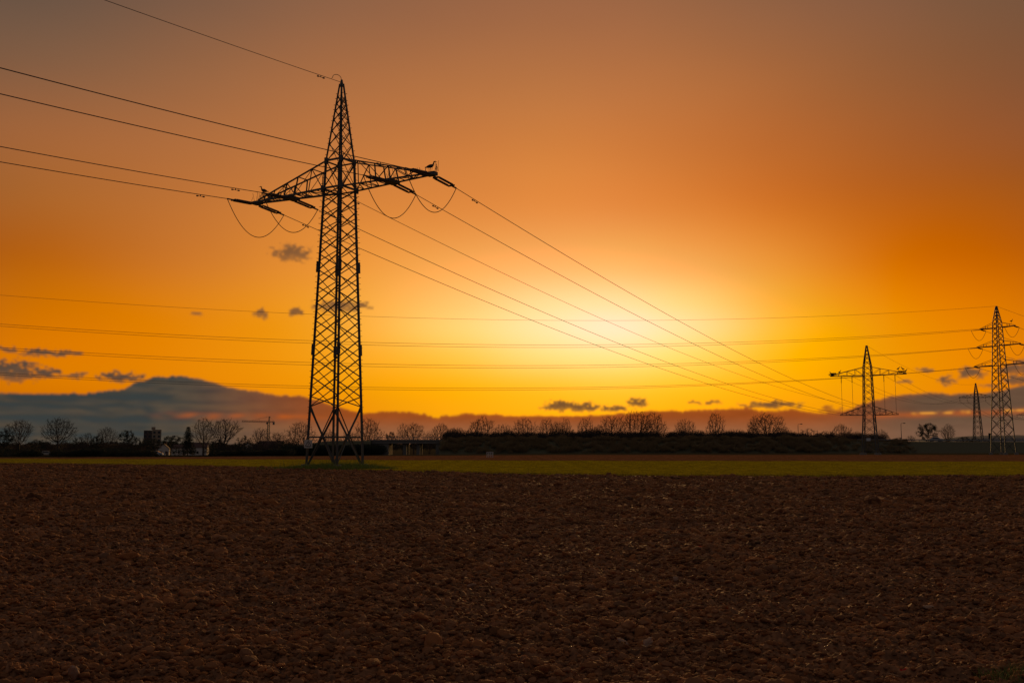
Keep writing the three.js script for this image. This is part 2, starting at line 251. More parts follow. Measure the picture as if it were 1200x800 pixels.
// ───────────────────────── the near pylon ─────────────────────────
const ARM = 30.5 * rad;                                    // the line's crossarms are turned by this much
const P1 = V(-12.38, 0, -70), P2 = V(across(1020, 215), groundAt(76, 215), -215), P4 = V(across(1147, 420), groundAt(195, 420), -420), P5 = V(across(1207, 640), groundAt(330, 640), -640);
const bodyHalf = curve([[0, 1.38], [19.85, 0.86], [21.9, 0.71], [27.7, 0.09]]);
const corner = (k, h, half) => V((k === 0 || k === 3 ? 1 : -1) * half, h, (k < 2 ? 1 : -1) * half);
const faceOut = [V(0, 0, 1), V(-1, 0, 0), V(0, 0, -1), V(1, 0, 0)];
const ARMH = 19.85, ARMT = 21.9, ARML = 8.1;
const near = thing('lattice_pylon', 'tall dark steel lattice pylon with one broad crossarm standing at the field edge', 'pylon');
near.position.copy(P1); near.rotation.y = -ARM; near.updateMatrixWorld();
const diag = (k) => V(k === 0 || k === 3 ? 1 : -1, 0, k < 2 ? 1 : -1).normalize();
for (let k = 0; k < 4; k++) {
  const at = (h) => corner(k, h, bodyHalf(h)), leg = new THREE.Group(); leg.name = 'leg'; near.add(leg);
  bar('lower_section', at(-0.1), at(2.15), 0.17, M.steel, leg, diag(k));
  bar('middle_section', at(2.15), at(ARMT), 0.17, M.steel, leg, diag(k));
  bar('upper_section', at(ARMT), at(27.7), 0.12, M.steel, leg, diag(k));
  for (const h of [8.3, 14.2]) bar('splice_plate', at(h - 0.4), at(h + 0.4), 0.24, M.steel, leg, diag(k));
  const bolts = new Bars(), o = diag(k); for (let h = 3, n = 0; h < 27; h += 0.42, n++) { const p = at(h), side = n % 2 ? V(o.x, 0, 0).normalize() : V(0, 0, o.z).normalize(); bolts.add(p, p.clone().addScaledVector(side, 0.2), 0.028); }
  const sb = part('step_bolts', bolts.geo(), M.steel, leg); sb.userData.kind = 'stuff';
  const f = part('footing', new THREE.CylinderGeometry(0.32, 0.4, 0.5, 14), M.concrete, near); f.position.copy(corner(k, 0.05, 1.4));
}
{
  const hs = [2.15 * 2]; while (hs[hs.length - 1] < ARMH - 0.9) { const h = hs[hs.length - 1]; hs.push(h + bodyHalf(h) * 1.13); }
  const sc = (ARMH - hs[0]) / (hs[hs.length - 1] - hs[0]), lv = hs.map((h) => hs[0] + (h - hs[0]) * sc);
  const nb = lv.length - 1; lv.push(ARMT); let h = ARMT; while (h < 26.6) { h += Math.max(0.55, bodyHalf(h) * 1.75); if (h < 27.2) lv.push(h); }
  for (let f = 0; f < 4; f++) {
    const a = f, b = (f + 1) % 4, o = faceOut[f], at = (k, hh, off = 0) => corner(k, hh, bodyHalf(hh)).addScaledVector(o, off);
    const mid = (p, q) => p.clone().add(q).multiplyScalar(0.5);
    // bottom panel: one tall cross with a horizontal through its middle
    for (const [p, q, off] of [[a, b, 0.02], [b, a, -0.06]]) {
      bar('brace', at(p, 0.1, off), mid(at(p, 0.1, off), at(q, 4.3, off)), 0.1, M.steel, near, o); bar('brace', mid(at(p, 0.1, off), at(q, 4.3, off)), at(q, 4.3, off), 0.1, M.steel, near, o);
    }
    bar('brace', at(a, 2.17, 0.06), at(b, 2.17, 0.06), 0.1, M.steel, near, V(0, 1, 0));
    const lvf = f % 2 ? lv : [lv[0], ...lv.slice(0, nb).map((v, i) => (v + lv[i + 1]) / 2), ...lv.slice(nb)];
    for (let i = 0; i < lvf.length - 1; i++) {
      const w = lvf[i] < ARMH - 0.1 ? 0.068 : 0.055;
      bar('brace', at(a, lvf[i], 0.02), at(b, lvf[i + 1], 0.02), w, M.steel, near, o);
      bar('brace', at(b, lvf[i], -0.07), at(a, lvf[i + 1], -0.07), w, M.steel, near, o);
    }
    for (const hh of [ARMH, ARMT]) bar('brace', at(a, hh, 0.05), at(b, hh, 0.05), 0.12, M.steel, near, V(0, 1, 0));
    for (const k of [a]) for (const hh of [ARMH, ARMT]) { const g = part('gusset_plate', new THREE.BoxGeometry(0.25, 0.42, 0.25), M.steel, near); g.position.copy(corner(k, hh, bodyHalf(hh))); g.rotation.y = Math.PI / 4; }
  }
  const cap = part('apex_cap', new THREE.CylinderGeometry(0.07, 0.16, 0.5, 8), M.steel, near); cap.position.set(0, 27.75, 0);
  // the hoop of spare earth wire over the top
  const hoop = part('wire_loop', new THREE.TubeGeometry(new THREE.CatmullRomCurve3([V(0, 27.9, 0.05), V(0, 28.15, 0.1), V(-0.12, 28.3, 0.3), V(-0.28, 28.25, 0.52), V(-0.36, 27.95, 0.66)]), 24, 0.022, 5), M.wire, near);
  // warning plate between the legs, printed with a flash in a triangle
  const pl = part('warning_plate', new THREE.BoxGeometry(0.56, 0.56, 0.02), M.white, near);
  const cv = document.createElement('canvas'); cv.width = cv.height = 128; const cx = cv.getContext('2d');
  cx.fillStyle = '#d9d2c2'; cx.fillRect(0, 0, 128, 128); cx.strokeStyle = '#33302c'; cx.lineWidth = 9; cx.beginPath(); cx.moveTo(64, 20); cx.lineTo(110, 98); cx.lineTo(18, 98); cx.closePath(); cx.stroke();
  cx.fillStyle = '#33302c'; cx.beginPath(); cx.moveTo(70, 42); cx.lineTo(54, 68); cx.lineTo(64, 68); cx.lineTo(58, 90); cx.lineTo(76, 62); cx.lineTo(66, 62); cx.closePath(); cx.fill(); cx.fillRect(28, 108, 72, 7);
  const ct = new THREE.CanvasTexture(cv); ct.colorSpace = THREE.SRGBColorSpace; const print = part('print', new THREE.PlaneGeometry(0.55, 0.55), new THREE.MeshStandardMaterial({ map: ct, roughness: 0.6 }), pl); print.position.z = 0.014;
  const c1 = corner(1, 2.05, bodyHalf(2.05)); pl.position.copy(c1).add(V(0.33, -0.35, 0.32)); pl.rotation.y = ARM + 0.1;
}
// crossarm: a tapering box of four chords, made of real bars
function stations(n) { return [...Array(n + 1).keys()].map((i) => i / n); }
const armTip = (s, zz) => V(s * ARML, ARMH + 0.06, zz * 0.2);
for (const s of [-1, 1]) {
  const arm = new THREE.Group(); arm.name = 'crossarm'; near.add(arm);
  const bh = bodyHalf(ARMH), th = bodyHalf(ARMT), b0 = (z) => V(s * bh, ARMH, z * bh), t0 = (z) => V(s * th, ARMT, z * th);
  const B = (z, f) => b0(z).lerp(armTip(s, z), f), T = (z, f) => t0(z).lerp(armTip(s, z).add(V(-s * 0.3, 0.12, 0)), f);
  for (const z of [-1, 1]) {
    bar('chord', b0(z), armTip(s, z), 0.125, M.steel, arm, V(0, 1, 0)); bar('chord', t0(z), T(z, 1), 0.09, M.steel, arm, V(0, 1, 0));
    const st = [0.2, 0.4, 0.56, 0.74, 0.88]; let prev = 0;
    st.forEach((f, i) => { bar('post', B(z, f), T(z, f), i === 1 || i === 2 ? 0.075 : 0.05, M.steel, arm, V(0, 0, z)); bar('brace', i % 2 ? T(z, prev) : B(z, prev), i % 2 ? B(z, f) : T(z, f), 0.052, M.steel, arm, V(0, 0, z)); prev = f; });
  }
  const st = [0.1, 0.2, 0.3, 0.4, 0.52, 0.64, 0.76, 0.88];
  st.forEach((f, i) => { bar('cross_tie', B(-1, f), B(1, f), i === 4 ? 0.12 : 0.05, M.steel, arm, V(0, 1, 0)); if (i) bar('brace', B(i % 2 ? -1 : 1, st[i - 1]), B(i % 2 ? 1 : -1, f), 0.06, M.steel, arm, V(0, 1, 0)); if (i % 2) bar('cross_tie', T(-1, f), T(1, f), 0.06, M.steel, arm, V(0, 1, 0)); });
  const tp = part('tip_plate', boxAt(0.7, 0.24, 0.46, s * (ARML - 0.05), ARMH + 0.03, 0), M.steel, arm), ip = part('attachment_plate', boxAt(0.7, 0.22, 1.1, s * (bh + (ARML - bh) * 0.52), ARMH - 0.03, 0), M.steel, arm);
  const r = rng(5 + s), sp = new Bars(); for (const [f, n] of [[1, 11], [0.9, 7], [0.54, 8]]) for (let i = 0; i < n; i++) { const p = B(0, f).add(V((r() - 0.5) * 1.1, 0.1, (r() - 0.5) * 0.5)); p.y += f < 0.8 ? 0.05 : 0; sp.add(p, p.clone().add(V((r() - 0.5) * 0.3, 0.35 + r() * 0.3, (r() - 0.5) * 0.3)), 0.016); }
  part('bird_spikes', sp.geo(), M.steel, arm).userData.kind = 'stuff';
}
// insulators: a porcelain string of sheds, lying along +y
function stringGeo(n, L, r) { const p = [V2(0.02, 0)]; for (let i = 0; i < n; i++) { const y = 0.08 + (L - 0.16) * i / n, h = (L - 0.16) / n; p.push(V2(0.035, y), V2(r, y + h * 0.25), V2(r * 0.92, y + h * 0.45), V2(0.04, y + h * 0.6)); } p.push(V2(0.035, L - 0.06), V2(0.02, L), V2(0, L)); return new THREE.LatheGeometry(p, 9); }
function V2(x, y) { return new THREE.Vector2(x, y); }
const strGeo = stringGeo(15, 1.75, 0.085);
const UL = V(Math.sin(214 * rad), 0, -Math.cos(214 * rad));      // towards the span that passes over the field
const wireEnds = [];
function tension(parent, attach, dirW, slope) {           // double tension string from a point (local) towards a world direction; returns the wire's end (world)
  const inv = parent.matrixWorld.clone().invert(), dir = dirW.clone().add(V(0, slope, 0)).normalize().transformDirection(inv), side = dir.clone().cross(V(0, 1, 0)).normalize();
  const p0 = attach.clone().addScaledVector(dir, 0.45), p1 = attach.clone().addScaledVector(dir, 2.25), p2 = attach.clone().addScaledVector(dir, 2.85);
  bar('link', attach, p0, 0.09, M.steel, parent, null, boxGeo);
  for (const e of [p0, p1]) bar('yoke_plate', e.clone().addScaledVector(side, -0.26), e.clone().addScaledVector(side, 0.26), 0.1, M.steel, parent, null, boxGeo);
  for (const k of [-1, 1]) { const m = part('insulator_string', strGeo, M.insulator, parent), a = p0.clone().addScaledVector(side, k * 0.2); m.quaternion.setFromUnitVectors(V(0, 1, 0), dir); m.position.copy(a).addScaledVector(dir, 0.03); }
  bar('clamp', p1, p2, 0.085, M.steel, parent, null, boxGeo);
  return p2.applyMatrix4(parent.matrixWorld);
}
function sagCurve(a, b, sag, n = 48) { const pts = []; for (let i = 0; i <= n; i++) { const t = i / n, p = a.clone().lerp(b, t); p.y -= 4 * sag * t * (1 - t); pts.push(p); } return new THREE.CatmullRomCurve3(pts); }
function wire(name, a, b, sag, r, label, category, group, dampers = []) {
  const c = sagCurve(a, b, sag), m = one(name, new THREE.TubeGeometry(c, 90, r, 6), M.wire, label, category, group), L = a.distanceTo(b);
  for (const dist of dampers) { const p = c.getPoint(dist / L), q = c.getPoint((dist + 0.6) / L), g = new Bars(); const dn = V(0, -0.12, 0); g.add(p.clone().add(dn), q.clone().add(dn), 0.03); const mid = p.clone().lerp(q, 0.5); g.add(mid, mid.clone().add(dn), 0.05); for (const e of [p, q]) g.add(e.clone().add(dn).lerp(mid.clone().add(dn), -0.15), e.clone().add(dn).lerp(mid.clone().add(dn), 0.3), 0.085); part('vibration_damper', g.geo(), M.steel, m); }
  return m;
}
// next pylon's lower crossarm receives the conductors
const P2ARM = { up: 16.4 + 0.5, upTop: 18.2 + 0.5, low: 7.83 + 0.5, lowTop: 9.75 + 0.5, L: 7.9, Ll: 6.0 };
const armDir = V(Math.cos(ARM), 0, Math.sin(ARM));
{
  const fr = [[-1, 1], [-1, 0.52], [1, 0.52], [1, 1]];
  fr.forEach(([s, f], i) => {
    const xl = s * (0.86 + (ARML - 0.86) * f), att = V(xl, ARMH - 0.08, 0), toP2 = V(P2.x - P1.x, 0, P2.z - P1.z).normalize();
    const eA = tension(near, att, UL, -0.05), eB = tension(near, att, toP2, -0.09);
    const side = f === 1 ? 'the end' : 'the middle';
    const far = eA.clone().addScaledVector(UL, 158); far.y = P1.y + ARMH;
    wire('conductor', eA, far, 3.4, 0.025, `dark conductor from ${side} of the broad crossarm, passing over the ploughed field`, 'power line', `field-side conductors at ${side} of the broad crossarm`, [2.1]);
    const rel = s * (f === 1 ? 0.93 : 0.55), end = P2.clone().addScaledVector(armDir, rel * P2ARM.Ll).add(V(0, P2ARM.low + 0.05, 0));
    wire('conductor', eB, end, 2.6, 0.025, `conductor from ${side} of the broad crossarm down to the two-armed pylon`, 'power line', `conductors from ${side} of the broad crossarm to the two-armed pylon`, [2.1]);
    const j = one('jumper_cable', new THREE.TubeGeometry(sagCurve(eA, eB, 2.3, 16), 40, 0.027, 6), M.wire, `slack jumper cable hanging in a loop under ${side} of the broad crossarm`, 'cable', `jumper loops under ${side} of the broad crossarm`);
  });
  const top = V(0, 27.8, 0).applyMatrix4(near.matrixWorld);
  wire('earth_wire', top, top.clone().addScaledVector(UL, 160), 2.6, 0.02, 'thin earth wire running up from the tip of the tall near pylon over the field', 'power line', null, [1.8]);
  const low = V(0, ARMH - 0.2, 0).applyMatrix4(near.matrixWorld);
  wire('earth_wire', low, P2.clone().add(V(0, P2ARM.lowTop, 0)), 3.0, 0.02, 'thin wire from the body of the near pylon to the body of the two-armed pylon', 'power line', null, [1.5]);
}

// ───────────────────────── the pylons farther off ─────────────────────────
function farPylon(o, label, spec) {
  const { H, half, arms, leg, brace, panel } = spec, t = thing('lattice_pylon', label, 'pylon');
  t.position.copy(o); t.rotation.y = -spec.turn; t.updateMatrixWorld();
  const at = (k, h) => corner(k, h, half(h));
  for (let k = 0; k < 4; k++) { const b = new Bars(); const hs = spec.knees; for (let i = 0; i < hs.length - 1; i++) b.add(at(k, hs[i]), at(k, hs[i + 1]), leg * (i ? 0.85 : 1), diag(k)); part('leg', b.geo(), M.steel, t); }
  const br = new Bars(); let h = spec.first ?? 0;
  while (h < H - 0.6) { const n = Math.min(H - 0.3, h + Math.max(0.8, half(h) * panel)); for (let f = 0; f < 4; f++) { const a = f, b = (f + 1) % 4; br.add(at(a, h), at(b, n), brace, faceOut[f]).add(at(b, h).addScaledVector(faceOut[f], -brace), at(a, n).addScaledVector(faceOut[f], -brace), brace, faceOut[f]); } h = n; }
  part('bracing', br.geo(), M.steel, t).userData.kind = 'stuff';
  for (const { h, top, L, s: sides = [-1, 1] } of arms) for (const s of sides) {
    const b = new Bars(), bh = half(h), th = half(top), B = (z, f) => V(s * bh, h, z * bh).lerp(V(s * L, h + 0.05, z * 0.18), f), T = (z, f) => V(s * th, top, z * th).lerp(V(s * L, h + 0.2, z * 0.18), f);
    for (const z of [-1, 1]) { b.add(B(z, 0), B(z, 1), leg * 0.8).add(T(z, 0), T(z, 1), leg * (spec.slim ? 0.34 : 0.5)); for (const f of spec.slim ? [0.55] : [0.25, 0.5, 0.75]) { b.add(B(z, f), T(z, f), brace); if (!spec.slim) b.add(B(z, f - 0.25), T(z, f), brace * 0.8); } }
    for (const f of [0.2, 0.4, 0.6, 0.8, 1]) b.add(B(-1, f), B(1, f), brace).add(B(-1, f - 0.2), B(1, f), brace * 0.8);
    part('crossarm', b.geo(), M.steel, t);
  }
  for (let k = 0; k < 4; k++) { const f = part('footing', new THREE.CylinderGeometry(0.4, 0.5, 0.6, 10), M.concrete, t); f.position.copy(corner(k, 0.02, half(0))); }
  return t;
}
function vString(t, a, L) { const m = part('insulator_string', stringGeo(12, L, 0.13), M.insulator, t); m.rotation.x = Math.PI; m.position.copy(a); return m; }
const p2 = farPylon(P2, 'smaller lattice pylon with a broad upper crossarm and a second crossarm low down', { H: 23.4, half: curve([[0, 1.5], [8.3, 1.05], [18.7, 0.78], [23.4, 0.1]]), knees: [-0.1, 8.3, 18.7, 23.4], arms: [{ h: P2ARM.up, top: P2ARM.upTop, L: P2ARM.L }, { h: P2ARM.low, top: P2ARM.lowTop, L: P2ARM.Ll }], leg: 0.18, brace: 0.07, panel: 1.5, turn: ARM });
{
  const toP4 = V(P4.x - P2.x, 0, P4.z - P2.z).normalize();
  for (const [s, f] of [[-1, 1], [-1, 0.55], [1, 0.55], [1, 1]]) {
    const xl = s * P2ARM.Ll * (f === 1 ? 0.93 : f), top = V(xl, P2ARM.up - 0.05, 0), low = V(xl, P2ARM.low + 0.1, 0);
    vString(p2, top, 1.5);
    const a = top.clone().add(V(0, -1.45, 0)).applyMatrix4(p2.matrixWorld), b = low.clone().applyMatrix4(p2.matrixWorld);
    one('dropper_cable', new THREE.TubeGeometry(new THREE.LineCurve3(a, b), 4, 0.035, 5), M.wire, 'thin vertical cable between the two crossarms of the smaller pylon', 'cable', 'droppers between the two crossarms');
    const e = top.clone().applyMatrix4(p2.matrixWorld), f4 = P4.clone().addScaledVector(armDir, s * 6.6 * (f === 1 ? 0.95 : 0.55)).add(V(0, 22.6, 0));
    wire('conductor', e, f4, 4.2, 0.026, 'faint conductor from the two-armed pylon to the thin far pylon', 'power line', 'conductors between the two-armed and the thin far pylon');
  }
  wire('earth_wire', V(P2.x, P2.y + 23.4, P2.z), V(P4.x, P4.y + 28.2, P4.z), 3, 0.022, 'faint earth wire from the tip of the two-armed pylon to the thin far pylon', 'power line');
  // nest of sticks on the ends of the upper arm
  for (const s of [-1, 1]) { const r = rng(40 + s), g = new Bars(); for (let i = 0; i < 60; i++) { const a = r() * 6.28, q = 0.75 * Math.sqrt(r()), p = V(s * (P2ARM.L - 0.9 * (s > 0 ? 1 : 0.7)) + q * Math.cos(a), P2ARM.up + 0.15 + r() * 0.5, q * Math.sin(a)); g.add(p, p.clone().add(V((r() - 0.5) * 1.1, (r() - 0.3) * 0.35, (r() - 0.5) * 1.1)), 0.06); } const n = one('stick_nest', g.geo().applyMatrix4(p2.matrixWorld), M.bark, 'dark bird nest of sticks on the upper crossarm of the two-armed pylon', 'nest', 'nests on the two-armed pylon'); }
  const sg = part('warning_plate', new THREE.BoxGeometry(0.9, 0.6, 0.03), M.white, p2); sg.position.set(0, 3.1, 1.55); sg.rotation.y = ARM;
}
const thin = { H: 28.6, half: curve([[0, 1.9], [22.4, 0.75], [24.4, 0.65], [28.6, 0.1]]), knees: [-0.1, 22.4, 24.4, 28.6], arms: [{ h: 22.5, top: 24.3, L: 6.9 }], leg: 0.24, brace: 0.1, panel: 1.7, turn: 0.2 };
const p4 = farPylon(P4, 'thin far lattice pylon with one short crossarm behind the road embankment', thin);
for (const x of [-6.5, -3.6, 3.6, 6.5]) vString(p4, V(x, 22.45, 0), 1.6);
const p5 = copyOf(p4, 'farthest lattice pylon, only the end of its crossarm showing beside the great pylon'); p5.position.copy(P5);
for (const x of [-6.5, -3.6, 3.6, 6.5]) { const d = V(Math.cos(0.2) * x, 20.9, Math.sin(0.2) * x); wire('conductor', P4.clone().add(d), P5.clone().add(d), 4, 0.05, 'very faint conductor between the two farthest pylons', 'power line', 'conductors between the farthest pylons'); }

// the great three-armed pylon and its span across the view
const P3 = V(across(1176, 240), groundAt(119, 240), -240), T3 = Math.atan2(4, 2.15), L3 = 3e2;
const p3arms = [{ h: 30.3, top: 31.6, L: 4.7 }, { h: 25.9, top: 27.2, L: 5.8 }, { h: 21.2, top: 22.6, L: 6.8 }];
const p3 = farPylon(P3, 'large lattice pylon carrying three crossarms one above the other', { H: 35.6, half: curve([[0, 1.95], [21, 1.1], [31.6, 0.72], [35.6, 0.1]]), knees: [-0.1, 21.2, 31.6, 35.6], arms: p3arms, leg: 0.22, brace: 0.085, panel: 1.5, turn: T3, slim: true });
{
  const uL = V(-0.97, 0, 0.25).normalize(), uR = V(0.745, 0, -0.667).normalize(), aD = V(Math.cos(T3), 0, Math.sin(T3)), names = ['upper', 'middle', 'lower'];
  p3arms.forEach(({ h, L }, i) => {
    for (const s of [-1, 1]) {
      const att = V(s * (L - 0.2), h - 0.05, 0), eA = tension(p3, att, uL, -0.09), eB = tension(p3, att, uR, -0.06);
      const end = P3.clone().addScaledVector(uL, 295).add(V(0, h - 0.3, 0)).addScaledVector(aD, s * L * 0.22);
      wire('conductor', eA, end, 7.4, 0.032, `long sagging conductor from the ${names[i]} crossarm of the three-armed pylon across the sky`, 'power line', `long conductors of the ${names[i]} crossarm`);
      wire('conductor', eB, P3.clone().addScaledVector(uR, 200).add(V(0, h - 0.3, 0)).addScaledVector(aD, s * L), 4, 0.04, `conductor leaving the ${names[i]} crossarm of the three-armed pylon on the side away from the field`, 'power line', `onward conductors of the ${names[i]} crossarm`);
      one('jumper_cable', new THREE.TubeGeometry(sagCurve(eA, eB, 2.4, 12), 24, 0.045, 5), M.wire, `jumper loop under the ${names[i]} crossarm of the three-armed pylon`, 'cable', `jumper loops under the ${names[i]} crossarm`);
    }
  });
  const top = V(P3.x, P3.y + 35.6, P3.z);
  wire('earth_wire', top, top.clone().addScaledVector(uL, 295), 7.4, 0.026, 'long thin earth wire from the tip of the three-armed pylon across the sky', 'power line');
  wire('earth_wire', top, top.clone().addScaledVector(uR, 200), 3.5, 0.032, 'earth wire leaving the tip of the three-armed pylon away from the field', 'power line');
}

// ───────────────────────── perched birds ─────────────────────────
function birdGeo() {                                      // one swept skin from tail to beak; legs joined on
  const sp = [[-0.42, 0.3, 0.012], [-0.3, 0.33, 0.045], [-0.16, 0.38, 0.105], [0, 0.43, 0.135], [0.12, 0.48, 0.11], [0.19, 0.56, 0.06], [0.22, 0.66, 0.04], [0.25, 0.74, 0.05], [0.29, 0.77, 0.045], [0.36, 0.765, 0.02], [0.5, 0.74, 0.005]];
  const c = new THREE.CatmullRomCurve3(sp.map(([x, y]) => V(x, y, 0))), R = (t) => { const f = t * (sp.length - 1), i = Math.min(sp.length - 2, Math.floor(f)); return lerp(sp[i][2], sp[i + 1][2], f - i); };
  const n = 30, m = 10, pos = [], idx = [];
  for (let i = 0; i <= n; i++) { const t = i / n, p = c.getPoint(t), d = c.getTangent(t), up = V(-d.y, d.x, 0), r = R(t); for (let j = 0; j < m; j++) { const a = j / m * 6.2832; const q = p.clone().addScaledVector(up, r * Math.cos(a)).add(V(0, 0, r * 0.85 * Math.sin(a))); pos.push(q.x, q.y, q.z); } }
  for (let i = 0; i < n; i++) for (let j = 0; j < m; j++) { const a = i * m + j, b = i * m + (j + 1) % m; idx.push(a, a + m, b, b, a + m, b + m); }
  const g = new THREE.BufferGeometry(); g.setAttribute('position', new THREE.Float32BufferAttribute(pos, 3)); g.setIndex(idx); g.computeVertexNormals();
  const legs = new Bars(); for (const z of [-0.05, 0.05]) legs.add(V(0.02, 0.36, z), V(-0.02, 0.18, z), 0.022).add(V(-0.02, 0.18, z), V(0.01, 0, z), 0.016).add(V(-0.04, 0.008, z), V(0.09, 0.008, z), 0.016);
  const lg = legs.geo(); lg.deleteAttribute('uv'); return mergeGeometries([g, lg]);
}
{
  const bg = birdGeo(), L = (t, x, y, z) => V(x, y, z).applyMatrix4(t.matrixWorld);
  const put = (p, turn, s, label, group) => { const m = one('perched_bird', bg, M.bird, label, 'bird', group); m.position.copy(p); m.rotation.y = turn; m.scale.setScalar(s); };
  put(L(near, ARML - 0.15, ARMH + 0.18, 0), 0.15, 0.95, 'long-necked dark bird standing on an end of the broad crossarm', 'birds on the near pylon');
  put(L(near, -ARML + 0.9, ARMH + 0.42, 0.24), Math.PI - 0.3, 0.95, 'long-necked dark bird standing on an end of the broad crossarm', 'birds on the near pylon');
  for (const [x, y, t] of [[-7.6, 0.15, 3], [-5.9, 0.45, 0.4], [6.3, 0.75, 0.3], [7.2, 0.7, 3.2], [7.75, 0.2, 0.2]]) put(L(p2, x, P2ARM.up + y, 0), t, 1.15, 'small dark bird perched on the upper crossarm of the two-armed pylon', 'birds on the two-armed pylon');
  put(L(p3, 3.8, 30.3 + 0.75, 0), 0.2, 1.2, 'dark bird perched on the topmost crossarm of the three-armed pylon');
}

// ───────────────────────── bare winter trees ─────────────────────────
class Skin {                                              // collects tapered tubes into one geometry
  constructor() { this.p = []; this.n = []; this.i = []; }
  tube(pts, rs, m) {
    const base = this.p.length / 3; let ref = V(0.31, 0.22, 0.92);
    pts.forEach((p, k) => {
      const d = (k < pts.length - 1 ? pts[k + 1].clone().sub(p) : p.clone().sub(pts[k - 1])).normalize();
      const x = ref.clone().sub(d.clone().multiplyScalar(ref.dot(d))).normalize(), y = d.clone().cross(x); ref = x;
      for (let j = 0; j < m; j++) { const a = j / m * 6.2832, c = Math.cos(a), s = Math.sin(a), nx = x.x * c + y.x * s, ny = x.y * c + y.y * s, nz = x.z * c + y.z * s; this.p.push(p.x + nx * rs[k], p.y + ny * rs[k], p.z + nz * rs[k]); this.n.push(nx, ny, nz); }
    });
    for (let k = 0; k < pts.length - 1; k++) for (let j = 0; j < m; j++) { const a = base + k * m + j, b = base + k * m + (j + 1) % m; this.i.push(a, b, a + m, b, b + m, a + m); }
  }
  leaf(c, u, v) { const b = this.p.length / 3, n = u.clone().cross(v).normalize(); for (const [s, t] of [[-1, 0], [0, -0.5], [1, 0], [0, 0.5]]) { this.p.push(c.x + u.x * s + v.x * t, c.y + u.y * s + v.y * t, c.z + u.z * s + v.z * t); this.n.push(n.x, n.y, n.z); } this.i.push(b, b + 1, b + 2, b, b + 2, b + 3); }
  geo() { const g = new THREE.BufferGeometry(); g.setAttribute('position', new THREE.Float32BufferAttribute(this.p, 3)); g.setAttribute('normal', new THREE.Float32BufferAttribute(this.n, 3)); g.setIndex(this.i); return g; }
}
